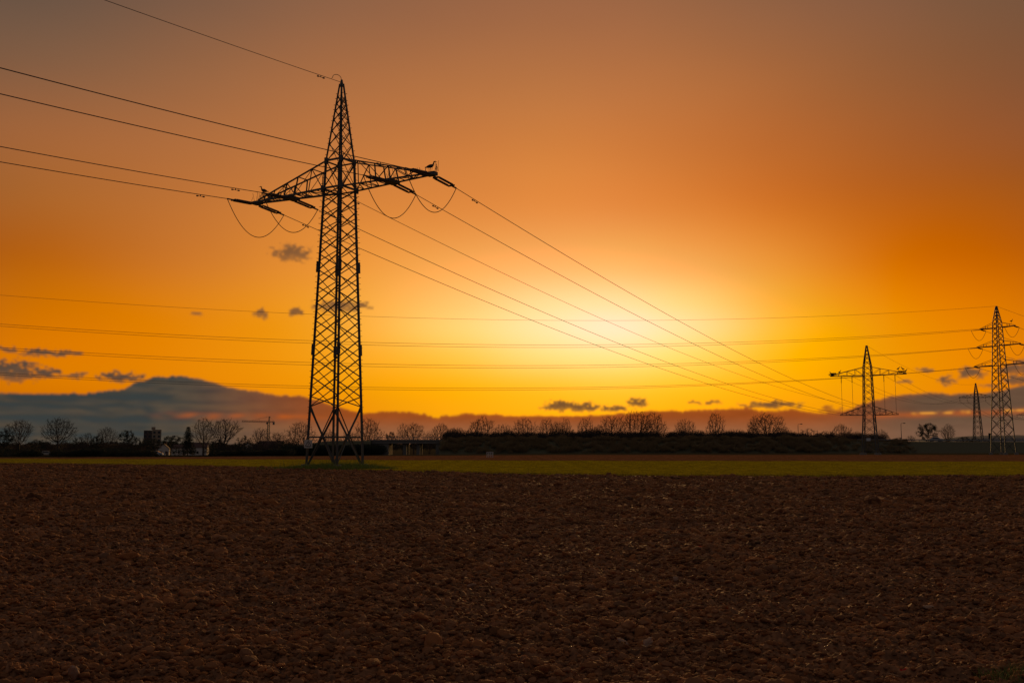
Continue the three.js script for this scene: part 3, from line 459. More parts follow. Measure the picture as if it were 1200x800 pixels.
// a tree ten metres tall, grown towards points scattered through its crown: limbs fork where the points pull them apart
function growTree(seed, o) {
  const r = rng(seed), trunk = new Skin(), crown = new Skin(), nodes = [], D = 0.26;
  const add = (p, parent) => { nodes.push({ p, parent, kids: 0, r: 0, dir: V(0, 0, 0), n: 0 }); return nodes.length - 1; };
  const stems = o.stems ?? 1;
  for (let s = 0; s < stems; s++) { const a = s * 2.4 + 0.4, off = stems > 1 ? 0.35 : 0, lean = stems > 1 ? 0.3 : 0.03; let k = add(V(Math.cos(a) * off, -0.3, Math.sin(a) * off), -1); for (let y = 0; y < o.clear; y += D) k = add(nodes[k].p.clone().add(V(Math.cos(a) * lean * D + (r() - 0.5) * 0.05, D, Math.sin(a) * lean * D + (r() - 0.5) * 0.05)), k); }
  const first = nodes.length; let pts = [];
  while (pts.length < o.points) { const u = V(r() * 2 - 1, r() * 2 - 1, r() * 2 - 1), l = u.length(); if (l > 1 || r() > 0.25 + 0.75 * l) continue; const lump = 1 + 0.55 * noise(u.x * 1.6 + seed, u.z * 1.6 + u.y * 1.9); let y = o.low + (10 - o.low) * (u.y * Math.min(1, lump) + 1) / 2, f = o.fan ? lerp(0.25, 1.08, Math.min(1, (y - o.low) / (10 - o.low) * 1.5)) : 1; pts.push(V(u.x * o.rx * lump * f, y, u.z * o.rx * lump * f)); }
  for (let it = 0; it < 90 && pts.length; it++) {
    for (const n of nodes) { n.n = 0; n.dir.set(0, 0, 0); }
    const left = [];
    for (const q of pts) { let best = -1, bd = 1e9; for (let k = 0; k < nodes.length; k++) { const n = nodes[k].p, d = (n.x - q.x) ** 2 + (n.y - q.y) ** 2 + (n.z - q.z) ** 2; if (d < bd) { bd = d; best = k; } } if (bd < 0.13) continue; left.push(q); const n = nodes[best]; n.dir.add(q.clone().sub(n.p).normalize()); n.n++; }
    pts = left; const len = nodes.length; let grew = false;
    for (let k = 0; k < len; k++) { const n = nodes[k]; if (!n.n || n.kids > 3) continue; const from = n.parent >= 0 ? n.p.clone().sub(nodes[n.parent].p).normalize() : V(0, 1, 0), d = n.dir.normalize().addScaledVector(from, n.kids ? 0.1 : 0.55).add(V((r() - 0.5) * 0.35, o.rise * 0.25 + (r() - 0.5) * 0.2, (r() - 0.5) * 0.35)).normalize(); add(n.p.clone().addScaledVector(d, D), k); n.kids++; grew = true; }
    if (!grew) break;
  }
  // thickness by the pipe rule, from the tips down
  for (let k = nodes.length - 1; k >= 0; k--) { const n = nodes[k]; n.r = Math.max(o.tip, Math.pow(n.r, 1 / 2.4)); if (n.parent >= 0) nodes[n.parent].r += Math.pow(n.r, 2.4); }
  nodes.forEach((n, k) => { if (n.parent < 0) return; const m = nodes[n.parent], thick = n.r > 0.07; (k < first ? trunk : crown).tube([m.p, n.p], [Math.max(n.r, Math.min(m.r, n.r * 1.25)), n.r], k < first ? 7 : thick ? 5 : 3); });
  nodes.forEach((n, k) => {
    if (k < first || n.r > o.tip * 2.2) return;
    const dd = n.p.clone().sub(nodes[n.parent].p).normalize();
    for (let t = 0; t < o.twigs; t++) { if (r() > 0.75) continue; const d = dd.clone().add(V((r() - 0.5) * 1.4, (r() - 0.5) * 1.0 + 0.35 * o.rise, (r() - 0.5) * 1.4).addScaledVector(V(n.p.x, (n.p.y - 5) * 0.8, n.p.z), 0.12)).normalize(), q = n.p.clone().addScaledVector(d, (n.kids ? 0.35 : 0.6) * (0.6 + r())); crown.tube([n.p, q], [o.tip * 0.8, o.tip * 0.35], 3); }
    if (o.leaf) for (let t = 0; t < o.leaf; t++) { const c = n.p.clone().add(V((r() - 0.5) * 0.9, (r() - 0.5) * 0.6, (r() - 0.5) * 0.9)), u = V(r() - 0.5, r() - 0.5, r() - 0.5).normalize().multiplyScalar(0.17), w = V(r() - 0.5, r() - 0.5, r() - 0.5).normalize().multiplyScalar(0.17); crown.leaf(c, u, w); }
  });
  return { tg: trunk.geo(), cg: crown.geo(), w: o.rx * 2.1 };
}
function growConifer(seed) {
  const r = rng(seed), trunk = new Skin(), crown = new Skin(); trunk.tube([V(0, -0.3, 0), V(0, 5, 0), V(0, 9.9, 0)], [0.16, 0.09, 0.01], 7);
  for (let h = 0.9; h < 9.8; h += 0.36) { const R = 3.1 * Math.pow(1 - h / 10.2, 0.9) + 0.12, n = 11; for (let k = 0; k < n; k++) { const a = k / n * 6.283 + r() * 0.6, L = R * (0.75 + 0.4 * r()), e = V(Math.cos(a) * L, h - 0.28 * L + r() * 0.1, Math.sin(a) * L), p = V(0, h, 0); crown.tube([p, p.clone().lerp(e, 0.5).add(V(0, 0.05, 0)), e], [0.03, 0.02, 0.008], 3); for (let j = 0; j < 20; j++) { const c = p.clone().lerp(e, 0.2 + 0.8 * r()).add(V((r() - 0.5) * 0.3, -0.1 * r(), (r() - 0.5) * 0.3)); crown.leaf(c, V(r() - 0.5, -0.3 * r(), r() - 0.5).normalize().multiplyScalar(0.24), V(r() - 0.5, r() - 0.5, r() - 0.5).normalize().multiplyScalar(0.16)); } } }
  return { tg: trunk.geo(), cg: crown.geo(), w: 6.2 };
}
const K = {
  round: [11, 12].map((s) => growTree(s, { clear: 2.6, low: 2.6, rx: 4.3, points: 1150, rise: 0.45, tip: 0.024, twigs: 3 })),
  fan: [21, 22].map((s) => growTree(s, { clear: 1.7, low: 2.2, rx: 4.6, points: 1150, rise: 0.8, tip: 0.024, twigs: 3, fan: true })),
  tall: [31, 32].map((s) => growTree(s, { clear: 2.4, low: 2.2, rx: 2.6, points: 750, rise: 0.9, tip: 0.024, twigs: 3 })),
  shrub: [41, 42, 43].map((s) => growTree(s, { clear: 0.8, low: 0.8, rx: 4.4, points: 1200, rise: 0.7, tip: 0.024, twigs: 3, stems: 4 })),
  leafy: [51, 52].map((s) => growTree(s, { clear: 2.6, low: 3.2, rx: 4.0, points: 170, rise: 0.2, tip: 0.025, twigs: 1, leaf: 9 })),
  bush: [61, 62].map((s) => growTree(s, { clear: 0.4, low: 0.4, rx: 4.8, points: 200, rise: 0.3, tip: 0.025, twigs: 1, leaf: 6, stems: 3 })),
  conifer: [growConifer(71)],
};
const LOOK = {
  round: ['bare_tree', 'bare tree with a round twiggy crown', M.bark, M.bark], fan: ['bare_tree', 'bare tree with limbs fanning out from a short trunk', M.bark, M.bark], tall: ['bare_tree', 'slender bare tree with upright twigs', M.bark, M.barkPale],
  shrub: ['bare_shrub', 'many-stemmed bare shrub', M.bark, M.bark], leafy: ['evergreen_tree', 'dark tree with clumps of leaves', M.bark, M.evergreen], bush: ['evergreen_bush', 'low dark evergreen bush', M.bark, M.evergreen], conifer: ['spruce_tree', 'dark pointed spruce', M.bark, M.evergreen],
};
let treeCount = 0;
// column, top row and crown width as seen from the field's near edge, distance ahead, kind, words that single it out, group
function tree(px, topY, wPx, d, kind, where, group) {
  const list = K[kind], src = list[treeCount % list.length], [name, look, mt, mc] = LOOK[kind], x = across(px, d), y = groundAt(x, d) - 0.1;
  const H = heightAt(topY, d) - y, w = wPx / FOCAL * d, t = thing(name, `${look} ${where}`, kind === 'bush' || kind === 'shrub' ? 'shrub' : 'tree', group);
  t.position.set(x, y, -d); t.rotation.y = treeCount * 1.7; const sy = H / 10, sx = Math.min(Math.max(w / src.w, sy * 0.5), sy * 2.2); t.scale.set(sx, sy, sx);
  part('trunk', src.tg, mt, t); part('crown', src.cg, mc, t); treeCount++;
}
const HB = 'trees behind the hedge by the houses', DB = 'trees along the road embankment', BB = 'trees around the road bridge';
[
  [4, 503, 24, 430, 'leafy', 'at the end of the long hedge', HB], [22, 491, 34, 440, 'fan', 'rising above the long hedge', HB], [68, 489, 37, 430, 'round', 'rising above the long hedge', HB], [90, 510, 18, 450, 'bush', 'at the back of the long hedge', HB], [102, 507, 16, 470, 'tall', 'in the row leading to the houses', HB],
  [45, 513, 22, 420, 'bush', 'at the back of the long hedge', HB], [113, 510, 16, 440, 'leafy', 'in the row leading to the houses', HB], [124, 500, 25, 460, 'round', 'in the row leading to the houses', HB], [148, 503, 22, 470, 'leafy', 'beside the tower block', HB], [162, 511, 20, 440, 'bush', 'beside the tower block', HB], [178, 513, 26, 430, 'leafy', 'in front of the tower block', HB],
  [201, 509, 26, 640, 'leafy', 'behind the white gable house', HB], [205, 521, 14, 540, 'bush', 'between the white gable house and the long pale house', HB], [226, 524, 10, 540, 'bush', 'in front of the white house with the steep roof', HB], [244, 522, 14, 545, 'bush', 'at the end of the white house with the steep roof', HB], [220, 499, 25, 520, 'conifer', 'between the white houses'], [238, 490, 26, 470, 'tall', 'beside the spruce', HB], [262, 490, 40, 440, 'fan', 'beside the spruce', HB], [286, 509, 22, 430, 'bush', 'below the tower crane', HB], [305, 501, 22, 470, 'round', 'below the tower crane', HB], [325, 506, 22, 480, 'round', 'below the tower crane', HB],
  [338, 512, 26, 420, 'bush', 'beside the foot of the tall pylon', BB], [352, 494, 34, 420, 'shrub', 'behind the tall pylon', BB], [386, 503, 26, 400, 'shrub', 'behind the tall pylon', BB], [410, 505, 22, 390, 'round', 'behind the tall pylon', BB], [432, 490, 34, 370, 'shrub', 'beside the road bridge', BB], [458, 505, 16, 380, 'leafy', 'behind the road bridge', BB], [472, 496, 15, 370, 'tall', 'behind the road bridge', BB], [485, 495, 25, 365, 'round', 'behind the road bridge', BB], [503, 505, 18, 380, 'shrub', 'behind the road bridge', BB],
  [518, 496, 27, 352, 'shrub', 'at the bridge end of the embankment', DB], [541, 503, 18, 352, 'shrub', 'at the bridge end of the embankment', DB], [565, 488, 36, 350, 'shrub', 'on the embankment above the white rail', DB], [590, 497, 26, 350, 'shrub', 'on the embankment above the white rail', DB], [614, 490, 34, 350, 'shrub', 'on the embankment under the dark cloud', DB], [640, 491, 22, 350, 'tall', 'on the embankment under the dark cloud', DB], [653, 493, 20, 352, 'round', 'on the embankment under the dark cloud', DB], [664, 490, 14, 352, 'tall', 'on the embankment under the dark cloud', DB], [672, 502, 18, 348, 'bush', 'on the embankment under the dark cloud', DB], [686, 490, 22, 350, 'tall', 'on the embankment below the glow', DB], [702, 498, 20, 350, 'shrub', 'on the embankment below the glow', DB], [717, 487, 32, 352, 'round', 'on the embankment below the glow', DB], [745, 482, 40, 350, 'shrub', 'highest in the row on the embankment', DB], [766, 483, 34, 350, 'shrub', 'highest in the row on the embankment', DB],
  [785, 506, 22, 346, 'shrub', 'low on the embankment crest', DB], [803, 491, 26, 350, 'round', 'standing clear on the embankment', DB], [839, 484, 23, 350, 'tall', 'standing clear on the embankment', DB], [822, 507, 20, 346, 'shrub', 'low on the embankment crest', DB], [866, 503, 30, 346, 'shrub', 'low on the embankment crest', DB], [884, 490, 16, 350, 'tall', 'beside the broad-crowned tree', DB], [899, 484, 44, 350, 'round', 'broadest of the row near the lamp post', DB], [918, 500, 24, 348, 'shrub', 'near the lamp post', DB], [948, 502, 30, 346, 'shrub', 'near the lamp post', DB], [968, 503, 26, 346, 'bush', 'beside the two-armed pylon', DB], [986, 497, 30, 350, 'shrub', 'beside the two-armed pylon', DB], [1005, 505, 22, 346, 'shrub', 'behind the two-armed pylon', DB], [1034, 503, 18, 350, 'shrub', 'beyond the two-armed pylon', DB], [1052, 511, 18, 348, 'bush', 'at the foot of the road pole', DB], [1068, 510, 14, 348, 'shrub', 'at the foot of the road pole', DB],
  [1088, 494, 27, 346, 'leafy', 'above the car on the embankment'], [1112, 497, 17, 348, 'fan', 'beside the car on the embankment'], [1128, 510, 26, 420, 'bush', 'behind the guardrail', DB], [1142, 511, 18, 430, 'bush', 'behind the guardrail', DB],
].forEach((a) => tree(...a));

// ───────────────────────── hedges and thickets that read as one mass ─────────────────────────
function mass(name, geos, mat, spots, label, category) {
  geos.forEach((g, k) => { const mine = spots.filter((_, i) => i % geos.length === k), im = new THREE.InstancedMesh(g, mat, mine.length), m = new THREE.Matrix4(), q = new THREE.Quaternion(); mine.forEach(([x, y, z, s, sy, a], i) => { m.compose(V(x, y, z), q.setFromAxisAngle(V(0, 1, 0), a), V(s, sy, s)); im.setMatrixAt(i, m); }); im.name = numbered(name); im.userData = { kind: 'stuff', label, category }; im.castShadow = im.receiveShadow = true; scene.add(im); });
}
{
  const r = rng(900), sp = [];
  for (let i = 0; i < 1500; i++) { const x = lerp(BR1 + 1, 128, Math.pow(r(), 0.95)), o = -14 + r() * 12.5, f = Math.max(0, (o + 14) / 7), y = o < -7 ? lerp(groundAt(x, DAM_D), damTop(x), f) : damTop(x), h = (0.7 + r() * 0.8) * (x > 108 ? 0.6 : 1) * (1 + 0.5 * noise(x * 0.15, 3) + 0.6 * noise(x * 0.5, 13)); sp.push([x, y - 0.1, -(DAM_D + o), 0.16 * h + 0.05, 0.12 * h, r() * 6]); }
  mass('thicket', K.bush.map((k) => mergeGeometries([k.cg])), std(0.34, 0.225, 0.1, 0.95), sp, 'dense brown thicket covering the slope of the road embankment', 'thicket');
  const tw = []; for (let i = 0; i < 420; i++) { const x = lerp(BR1 + 1, 122, r()), h = 1.3 + r() * 1.2; tw.push([x, damTop(x) - 0.2, -(DAM_D - 5 + r() * 12), 0.16 * h, 0.13 * h, r() * 6]); }
  mass('thicket', K.shrub.slice(0, 2).map((k) => k.cg), M.bark, tw, 'bare twigs standing above the brown thicket on the embankment', 'thicket');
  const un = []; for (let i = 0; i < 170; i++) { const x = lerp(BR1, 100, r()), h = 3.2 + 3.2 * r() * (0.7 + noise(x * 0.08, 21)); un.push([x, groundAt(x, 345), -(343 + r() * 10), 0.14 * h, 0.1 * (h + 2.5), r() * 6]); }
  for (let i = 0; i < 110; i++) { const px = -40 + r() * 380, d = 430 + r() * 40, x = across(px, d); if (px > 176 && px < 250) continue; const h = 3.2 + 3 * r(); un.push([x, groundAt(x, d), -d, 0.13 * h, 0.1 * h, r() * 6]); }
  mass('undergrowth', K.shrub.map((k) => k.cg), M.bark, un, 'bare undergrowth filling the gaps between the trees', 'undergrowth');
  const hd = [];
  for (let i = 0; i < 900; i++) { const px = -30 + r() * 372, d = 250 + r() * 26, x = across(px, d), gap = sstep(178, 186, px) * sstep(252, 244, px), h = lerp(1.5 + 1.6 * noise(x * 0.09, 5) + 0.8 * noise(x * 0.4, 9), 0.35, Math.max(gap, sstep(46, 50, px) * sstep(64, 60, px))) * (0.75 + 0.35 * r()); hd.push([x, groundAt(x, d) - 0.2, -d, 0.13 * h + 0.06, 0.115 * h, r() * 6]); }
  for (let i = 0; i < 320; i++) { const px = 335 + r() * 112, d = 312 + r() * 14, x = across(px, d), h = 3.0 + 0.8 * noise(x * 0.2, 7) + r() * 0.7; hd.push([x, groundAt(x, d) - 0.2, -d, 0.12 * h, 0.1 * h, r() * 6]); }
  mass('hedge', K.bush.map((k) => k.cg), M.evergreen, hd, 'long dark hedge between the fields and the houses', 'hedge');
  const far = []; for (let i = 0; i < 260; i++) { const px = -60 + r() * 1400, d = 700 + r() * 300, x = across(px, d), h = 9 + 4 * r() + 3 * noise(x * 0.01, 2); far.push([x, groundAt(x, d) - 0.5, -d, 0.1 * h, (px > 1060 ? 0.055 : 0.085) * h, r() * 6]); }
  mass('far_wood', K.leafy.map((k) => k.cg), M.hedge, far, 'distant dark wood along the horizon behind the embankment', 'wood');
}

// ───────────────────────── road bridge, guardrail, poles, car ─────────────────────────
{
  const b = thing('road_bridge', 'low concrete road bridge on stout piers between the embankments', 'bridge'), w = BR1 - BR0, xm = (BR0 + BR1) / 2, yt = 2.75, g0 = groundAt(xm, DAM_D);
  b.position.set(xm, 0, -DAM_D);
  part('deck', boxAt(w + 2, 0.9, 12, 0, yt - 0.45, 0), M.concrete, b);
  for (const s of [-1, 1]) { part('edge_beam', boxAt(w + 2, 0.45, 0.4, 0, yt + 0.1, s * 6.1), M.concrete, b); const rl = new Bars(); rl.add(V(-w / 2 - 1, yt + 1.2, s * 6.1), V(w / 2 + 1, yt + 1.2, s * 6.1), 0.07).add(V(-w / 2 - 1, yt + 0.75, s * 6.1), V(w / 2 + 1, yt + 0.75, s * 6.1), 0.05); for (let x = -w / 2 - 1; x <= w / 2 + 1; x += 1.6) rl.add(V(x, yt + 0.3, s * 6.1), V(x, yt + 1.2, s * 6.1), 0.06); part('railing', rl.geo(), M.railSteel, b); }
  for (const px of [476, 491.5]) for (const z of [-3.6, 3.6]) part('pier', boxAt(1.15, yt - 0.9 - g0 + 0.6, 1.5, across(px, DAM_D) - xm, (yt - 0.9 + g0 - 0.6) / 2, z), M.concrete, b);
  part('abutment', boxAt(6, yt - 0.9 - g0 + 0.6, 11, -w / 2 + 2, (yt - 0.9 + g0 - 0.6) / 2, 0), M.concrete, b); part('abutment', boxAt(1.6, yt - 0.9 - g0 + 0.6, 11, w / 2 - 0.3, (yt - 0.9 + g0 - 0.6) / 2, 0), M.concrete, b);
  // guardrail on the open stretch of the embankment
  const gr = thing('guardrail', 'long pale steel guardrail along the top of the road embankment', 'guardrail'); gr.position.set(0, 0, -(DAM_D - 6.2));
  const xs = []; for (let x = 112; x < 215; x += 4) xs.push(x);
  for (let i = 0; i < xs.length - 1; i++) { const a = xs[i], c = xs[i + 1], prof = new THREE.Shape([V2(0, 0), V2(0.05, 0.06), V2(0, 0.14), V2(0, 0.18), V2(0.05, 0.26), V2(0, 0.32), V2(-0.02, 0.32), V2(0.03, 0.26), V2(-0.02, 0.18), V2(-0.02, 0.14), V2(0.03, 0.06), V2(-0.02, 0)]), g = new THREE.ExtrudeGeometry(prof, { depth: c - a - 0.01, bevelEnabled: false }); g.rotateY(Math.PI / 2); g.translate(a, damTop(a) + 0.42, 0); part('rail', g, M.railSteel, gr); part('post', boxAt(0.1, 0.85, 0.1, a, damTop(a) + 0.3, -0.1), M.railSteel, gr); }
}
function pole(px, topY, label, head) {
  const d = DAM_D - 4, x = across(px, d), y0 = damTop(x) - 0.1, h = heightAt(topY, d) - y0, t = thing(head === 'sign' ? 'road_sign' : 'lamp_post', label, head === 'sign' ? 'sign' : 'lamp post'); t.position.set(x, y0, -d);
  const m = part('pole', new THREE.CylinderGeometry(0.07, 0.12, h, 10), M.steel, t); m.position.y = h / 2;
  if (head === 'sign') { const g = part('sign_plate', new THREE.BoxGeometry(1.1, 1.9, 0.06), M.black, t); g.position.set(0, h - 0.9, 0.12); const f = part('frame', boxAt(1.2, 0.08, 0.1, 0, h + 0.08, 0.12), M.steel, t); }
  else { const a = part('arm', new THREE.TubeGeometry(new THREE.QuadraticBezierCurve3(V(0, h - 0.1, 0), V(0, h + 0.35, 0), V(0.9, h + 0.3, 0)), 8, 0.05, 6), M.steel, t), l = part('lantern', new THREE.CapsuleGeometry(0.13, 0.5, 3, 8), M.steel, t); l.rotation.z = Math.PI / 2; l.position.set(1.1, h + 0.28, 0); }
}
pole(936, 498, 'thin lamp post standing among the trees on the embankment'); pole(1057, 497, 'lone lamp post on the embankment beyond the two-armed pylon'); pole(1161, 508, 'dark upright road sign beside the great three-armed pylon', 'sign');
function car(px, d, y, label, mat, turn = 0, group) {
  const t = thing('parked_car', label, 'car', group), x = across(px, d); t.position.set(x, y, -d); t.rotation.y = turn;
  const body = new THREE.Shape(); body.moveTo(-2.2, 0.3); body.lineTo(-2.25, 0.85); body.quadraticCurveTo(-2.1, 1.0, -1.75, 1.02); body.lineTo(-1.2, 1.45); body.quadraticCurveTo(-0.4, 1.58, 0.35, 1.46); body.lineTo(1.15, 0.98); body.quadraticCurveTo(1.95, 0.9, 2.2, 0.72); body.lineTo(2.22, 0.3); body.closePath();
  const g = new THREE.ExtrudeGeometry(body, { depth: 1.56, bevelEnabled: true, bevelSize: 0.07, bevelThickness: 0.08, bevelSegments: 2 }); g.translate(0, 0, -0.78); part('body', g, mat, t);
  const win = new THREE.Shape([V2(-1.5, 1.02), V2(-1.1, 1.36), V2(0.25, 1.38), V2(0.9, 1.0)]);
  for (const s of [-1, 1]) { const w = new THREE.ExtrudeGeometry(win, { depth: 0.02, bevelEnabled: false }); w.translate(0, 0, s * 0.87 - 0.01); part('side_window', w, M.glass, t); }
  bar('windscreen', V(0.42, 1.5, 0), V(1.18, 1.04, 0), 1, M.glass, t, V(0.5, 1, 0), new THREE.BoxGeometry(0.03, 1, 1.35).translate(0.03, 0.5, 0));
  bar('rear_window', V(-1.26, 1.49, 0), V(-1.75, 1.1, 0), 1, M.glass, t, V(-0.5, 1, 0), new THREE.BoxGeometry(0.03, 1, 1.3).translate(0.03, 0.5, 0));
  for (const wx of [-1.35, 1.35]) for (const s of [-1, 1]) { const w = part('wheel', new THREE.CylinderGeometry(0.33, 0.33, 0.24, 16), M.black, t); w.rotation.x = Math.PI / 2; w.position.set(wx, 0.33, s * 0.78); const rim = part('rim', new THREE.CylinderGeometry(0.2, 0.2, 0.26, 12), M.railSteel, w); }
  for (const s of [-1, 1]) { part('headlight', boxAt(0.08, 0.14, 0.34, 2.24, 0.72, s * 0.58), M.white, t); part('tail_light', boxAt(0.06, 0.16, 0.3, -2.28, 0.85, s * 0.6), M.roof, t); }
}
car(1097, DAM_D - 1, damTop(140) + 0.02, 'dark car with pale bonnet driving on the embankment under the leafy tree', std(0.5, 0.49, 0.47, 0.25), 0);
car(184, 380, groundAt(-135, 380), 'pale car parked in front of the white gable house', std(0.6, 0.6, 0.6, 0.3), 0.1);
car(55, 345, groundAt(-161, 345), 'small pale car half hidden at the long hedge', std(0.42, 0.38, 0.32, 0.3), 0.4);
{
  const d = 139, x = across(574, d), t = thing('white_rail', 'small white rail of four posts standing on the brown strip', 'railing'); t.position.set(x, groundAt(x, d) - 0.05, -d);
  for (let i = 0; i < 4; i++) part('post', boxAt(0.09, 0.72, 0.09, -0.4 + i * 0.27, 0.36, 0), M.white, t);
  part('top_rail', boxAt(0.95, 0.08, 0.1, 0, 0.74, 0), M.white, t); part('middle_rail', boxAt(0.9, 0.06, 0.05, 0, 0.4, 0.075), M.white, t);
}

// ───────────────────────── houses and crane ─────────────────────────
function house(px, d, w, dep, hw, hr, turn, label, wall, gableFront) {
  const t = thing('house', label, 'house'), x = across(px, d); t.position.set(x, groundAt(x, d) - 0.3, -d); t.rotation.y = turn;
  const s = new THREE.Shape([V2(-dep / 2, 0), V2(dep / 2, 0), V2(dep / 2, hw), V2(0, hw + hr), V2(-dep / 2, hw)]), g = new THREE.ExtrudeGeometry(s, { depth: w, bevelEnabled: false }); g.translate(0, 0, -w / 2); if (!gableFront) g.rotateY(Math.PI / 2); part('wall', g, wall, t);
  const L = Math.hypot(dep / 2, hr) + 0.4, an = Math.atan2(hr, dep / 2);
  for (const k of [-1, 1]) { const rg = new THREE.BoxGeometry(L, 0.16, w + 0.7); rg.translate(L / 2 - 0.4 + 0.4, 0, 0); rg.rotateZ(-an); if (k < 0) rg.rotateY(Math.PI); rg.translate(0, hw + hr + 0.1, 0); if (!gableFront) rg.rotateY(Math.PI / 2); part('roof', rg, M.roof, t); }
  const front = gableFront ? w / 2 : dep / 2, span = gableFront ? dep : w, n = Math.max(2, Math.round(span / 3));
  for (let i = 0; i < n; i++) for (let h = 1.6; h < hw - 0.4; h += 2.7) { const wx = (i + 0.5) / n * span - span / 2, f = part('window', boxAt(1.1, 1.25, 0.1, wx, h, front + 0.02), M.glass, t); part('frame', boxAt(1.3, 0.1, 0.12, wx, h - 0.7, front + 0.05), M.white, f); }
  part('door', boxAt(1, 2.1, 0.1, span * 0.32, 1.05, front + 0.03), M.roof, t); part('chimney', boxAt(0.6, 1.6, 0.6, gableFront ? 0.8 : w * 0.25, hw + hr + 0.5, 0), M.roof, t);
}
house(192.5, 560, 8, 5.6, 3.6, 2.6, 0.25, 'small white house with its gable towards the field', M.plaster, true);
house(213, 590, 9.5, 7, 4.2, 1.8, -0.15, 'long pale house with a low dark roof beside the spruce', M.plaster, false);
house(233, 570, 10, 7, 4.4, 2.6, 0.12, 'white house with a steep dark roof under the bare tree', M.plaster, false);
house(290, 600, 6, 6, 5.2, 2.2, 0.3, 'pale house half hidden by bushes below the tower crane', M.plaster, true);
house(173, 540, 6, 5, 3.2, 1.8, 0.2, 'small tan outbuilding in front of the tower block', M.plaster, true);
house(318, 560, 13, 8, 4.6, 3.2, 0.1, 'house with a broad red roof behind the bushes', std(0.4, 0.25, 0.17), false);
{
  const d = 700, t = thing('tower_block', 'flat-roofed tower block of flats rising over the trees', 'building'), x = across(178, d), y0 = groundAt(x, d) - 0.5, top = heightAt(503.5, d); t.position.set(x, y0, -d); t.rotation.y = 0.35; const H = top - y0;
  const tan = std(0.4, 0.29, 0.19), dk = std(0.13, 0.09, 0.07);
  part('wall', boxAt(5.5, H - 0.6, 8, -3.0, (H - 0.6) / 2, 0), dk, t); part('wall', boxAt(6, H, 8.4, 2.8, H / 2, 0), tan, t); part('lift_house', boxAt(2.6, 1.8, 3, 0.5, H + 0.9, -0.5), tan, t); part('antenna', boxAt(0.12, 3, 0.12, 0.9, H + 3, -0.5), M.white, t);
  for (let h = 1.8; h < H - 1.2; h += 2.8) for (const [wx, z] of [[-4.6, 4.02], [-1.9, 4.02], [1.2, 4.22], [4.3, 4.22]]) { const f = part('window', boxAt(1.5, 1.4, 0.08, wx, h, z), M.glass, t); part('sill', boxAt(1.7, 0.1, 0.2, wx, h - 0.76, z + 0.05), M.concrete, f); }
}
{
  const d = 800, t = thing('tower_crane', 'tower crane with a long jib standing behind the trees', 'crane'), x = across(314, d), y0 = groundAt(x, d); t.position.set(x, y0, -d); const H = heightAt(494.5, d) - y0;
  const lat = (a, b, w, n, c) => { const g = new Bars(), u = b.clone().sub(a).normalize(), p = Math.abs(u.y) > 0.9 ? V(1, 0, 0) : V(0, 1, 0), q = u.clone().cross(p); const at = (f, s, v) => a.clone().lerp(b, f).addScaledVector(p, s * w / 2).addScaledVector(q, v * w / 2); for (const [s, v] of [[-1, -1], [1, -1], [1, 1], [-1, 1]]) g.add(at(0, s, v), at(1, s, v), c); for (let i = 0; i < n; i++) for (const v of [-1, 1]) { g.add(at(i / n, -1, v), at((i + 1) / n, 1, v), c * 0.6); g.add(at(i / n, v, -1), at((i + 1) / n, v, 1), c * 0.6); } return g.geo(); };
  part('mast', lat(V(0, 0, 0), V(0, H, 0), 1.5, 16, 0.28), M.steel, t); part('jib', lat(V(0, H, 0), V(-21, H + 0.5, 2), 1.0, 16, 0.26), M.steel, t); part('counter_jib', lat(V(0, H, 0), V(4.6, H, -0.4), 0.9, 4, 0.26), M.steel, t);
  part('apex', lat(V(0.3, H, 0), V(0.6, H + 4.4, 0), 0.8, 4, 0.22), M.steel, t); part('counterweight', boxAt(1.4, 2.2, 1.2, 4, H - 1.2, -0.35), M.concrete, t); part('cab', boxAt(1.3, 1.6, 1.3, -0.9, H - 1, 0.9), M.steel, t);
  const ties = new Bars().add(V(0.6, H + 4.4, 0), V(-14, H + 0.9, 1.3), 0.12).add(V(0.6, H + 4.4, 0), V(4.4, H + 0.4, -0.4), 0.12).add(V(-7.5, H + 0.6, 0.7), V(-7.5, H + 3, 0.7), 0.14); part('tie_rods', ties.geo(), M.steel, t);
}

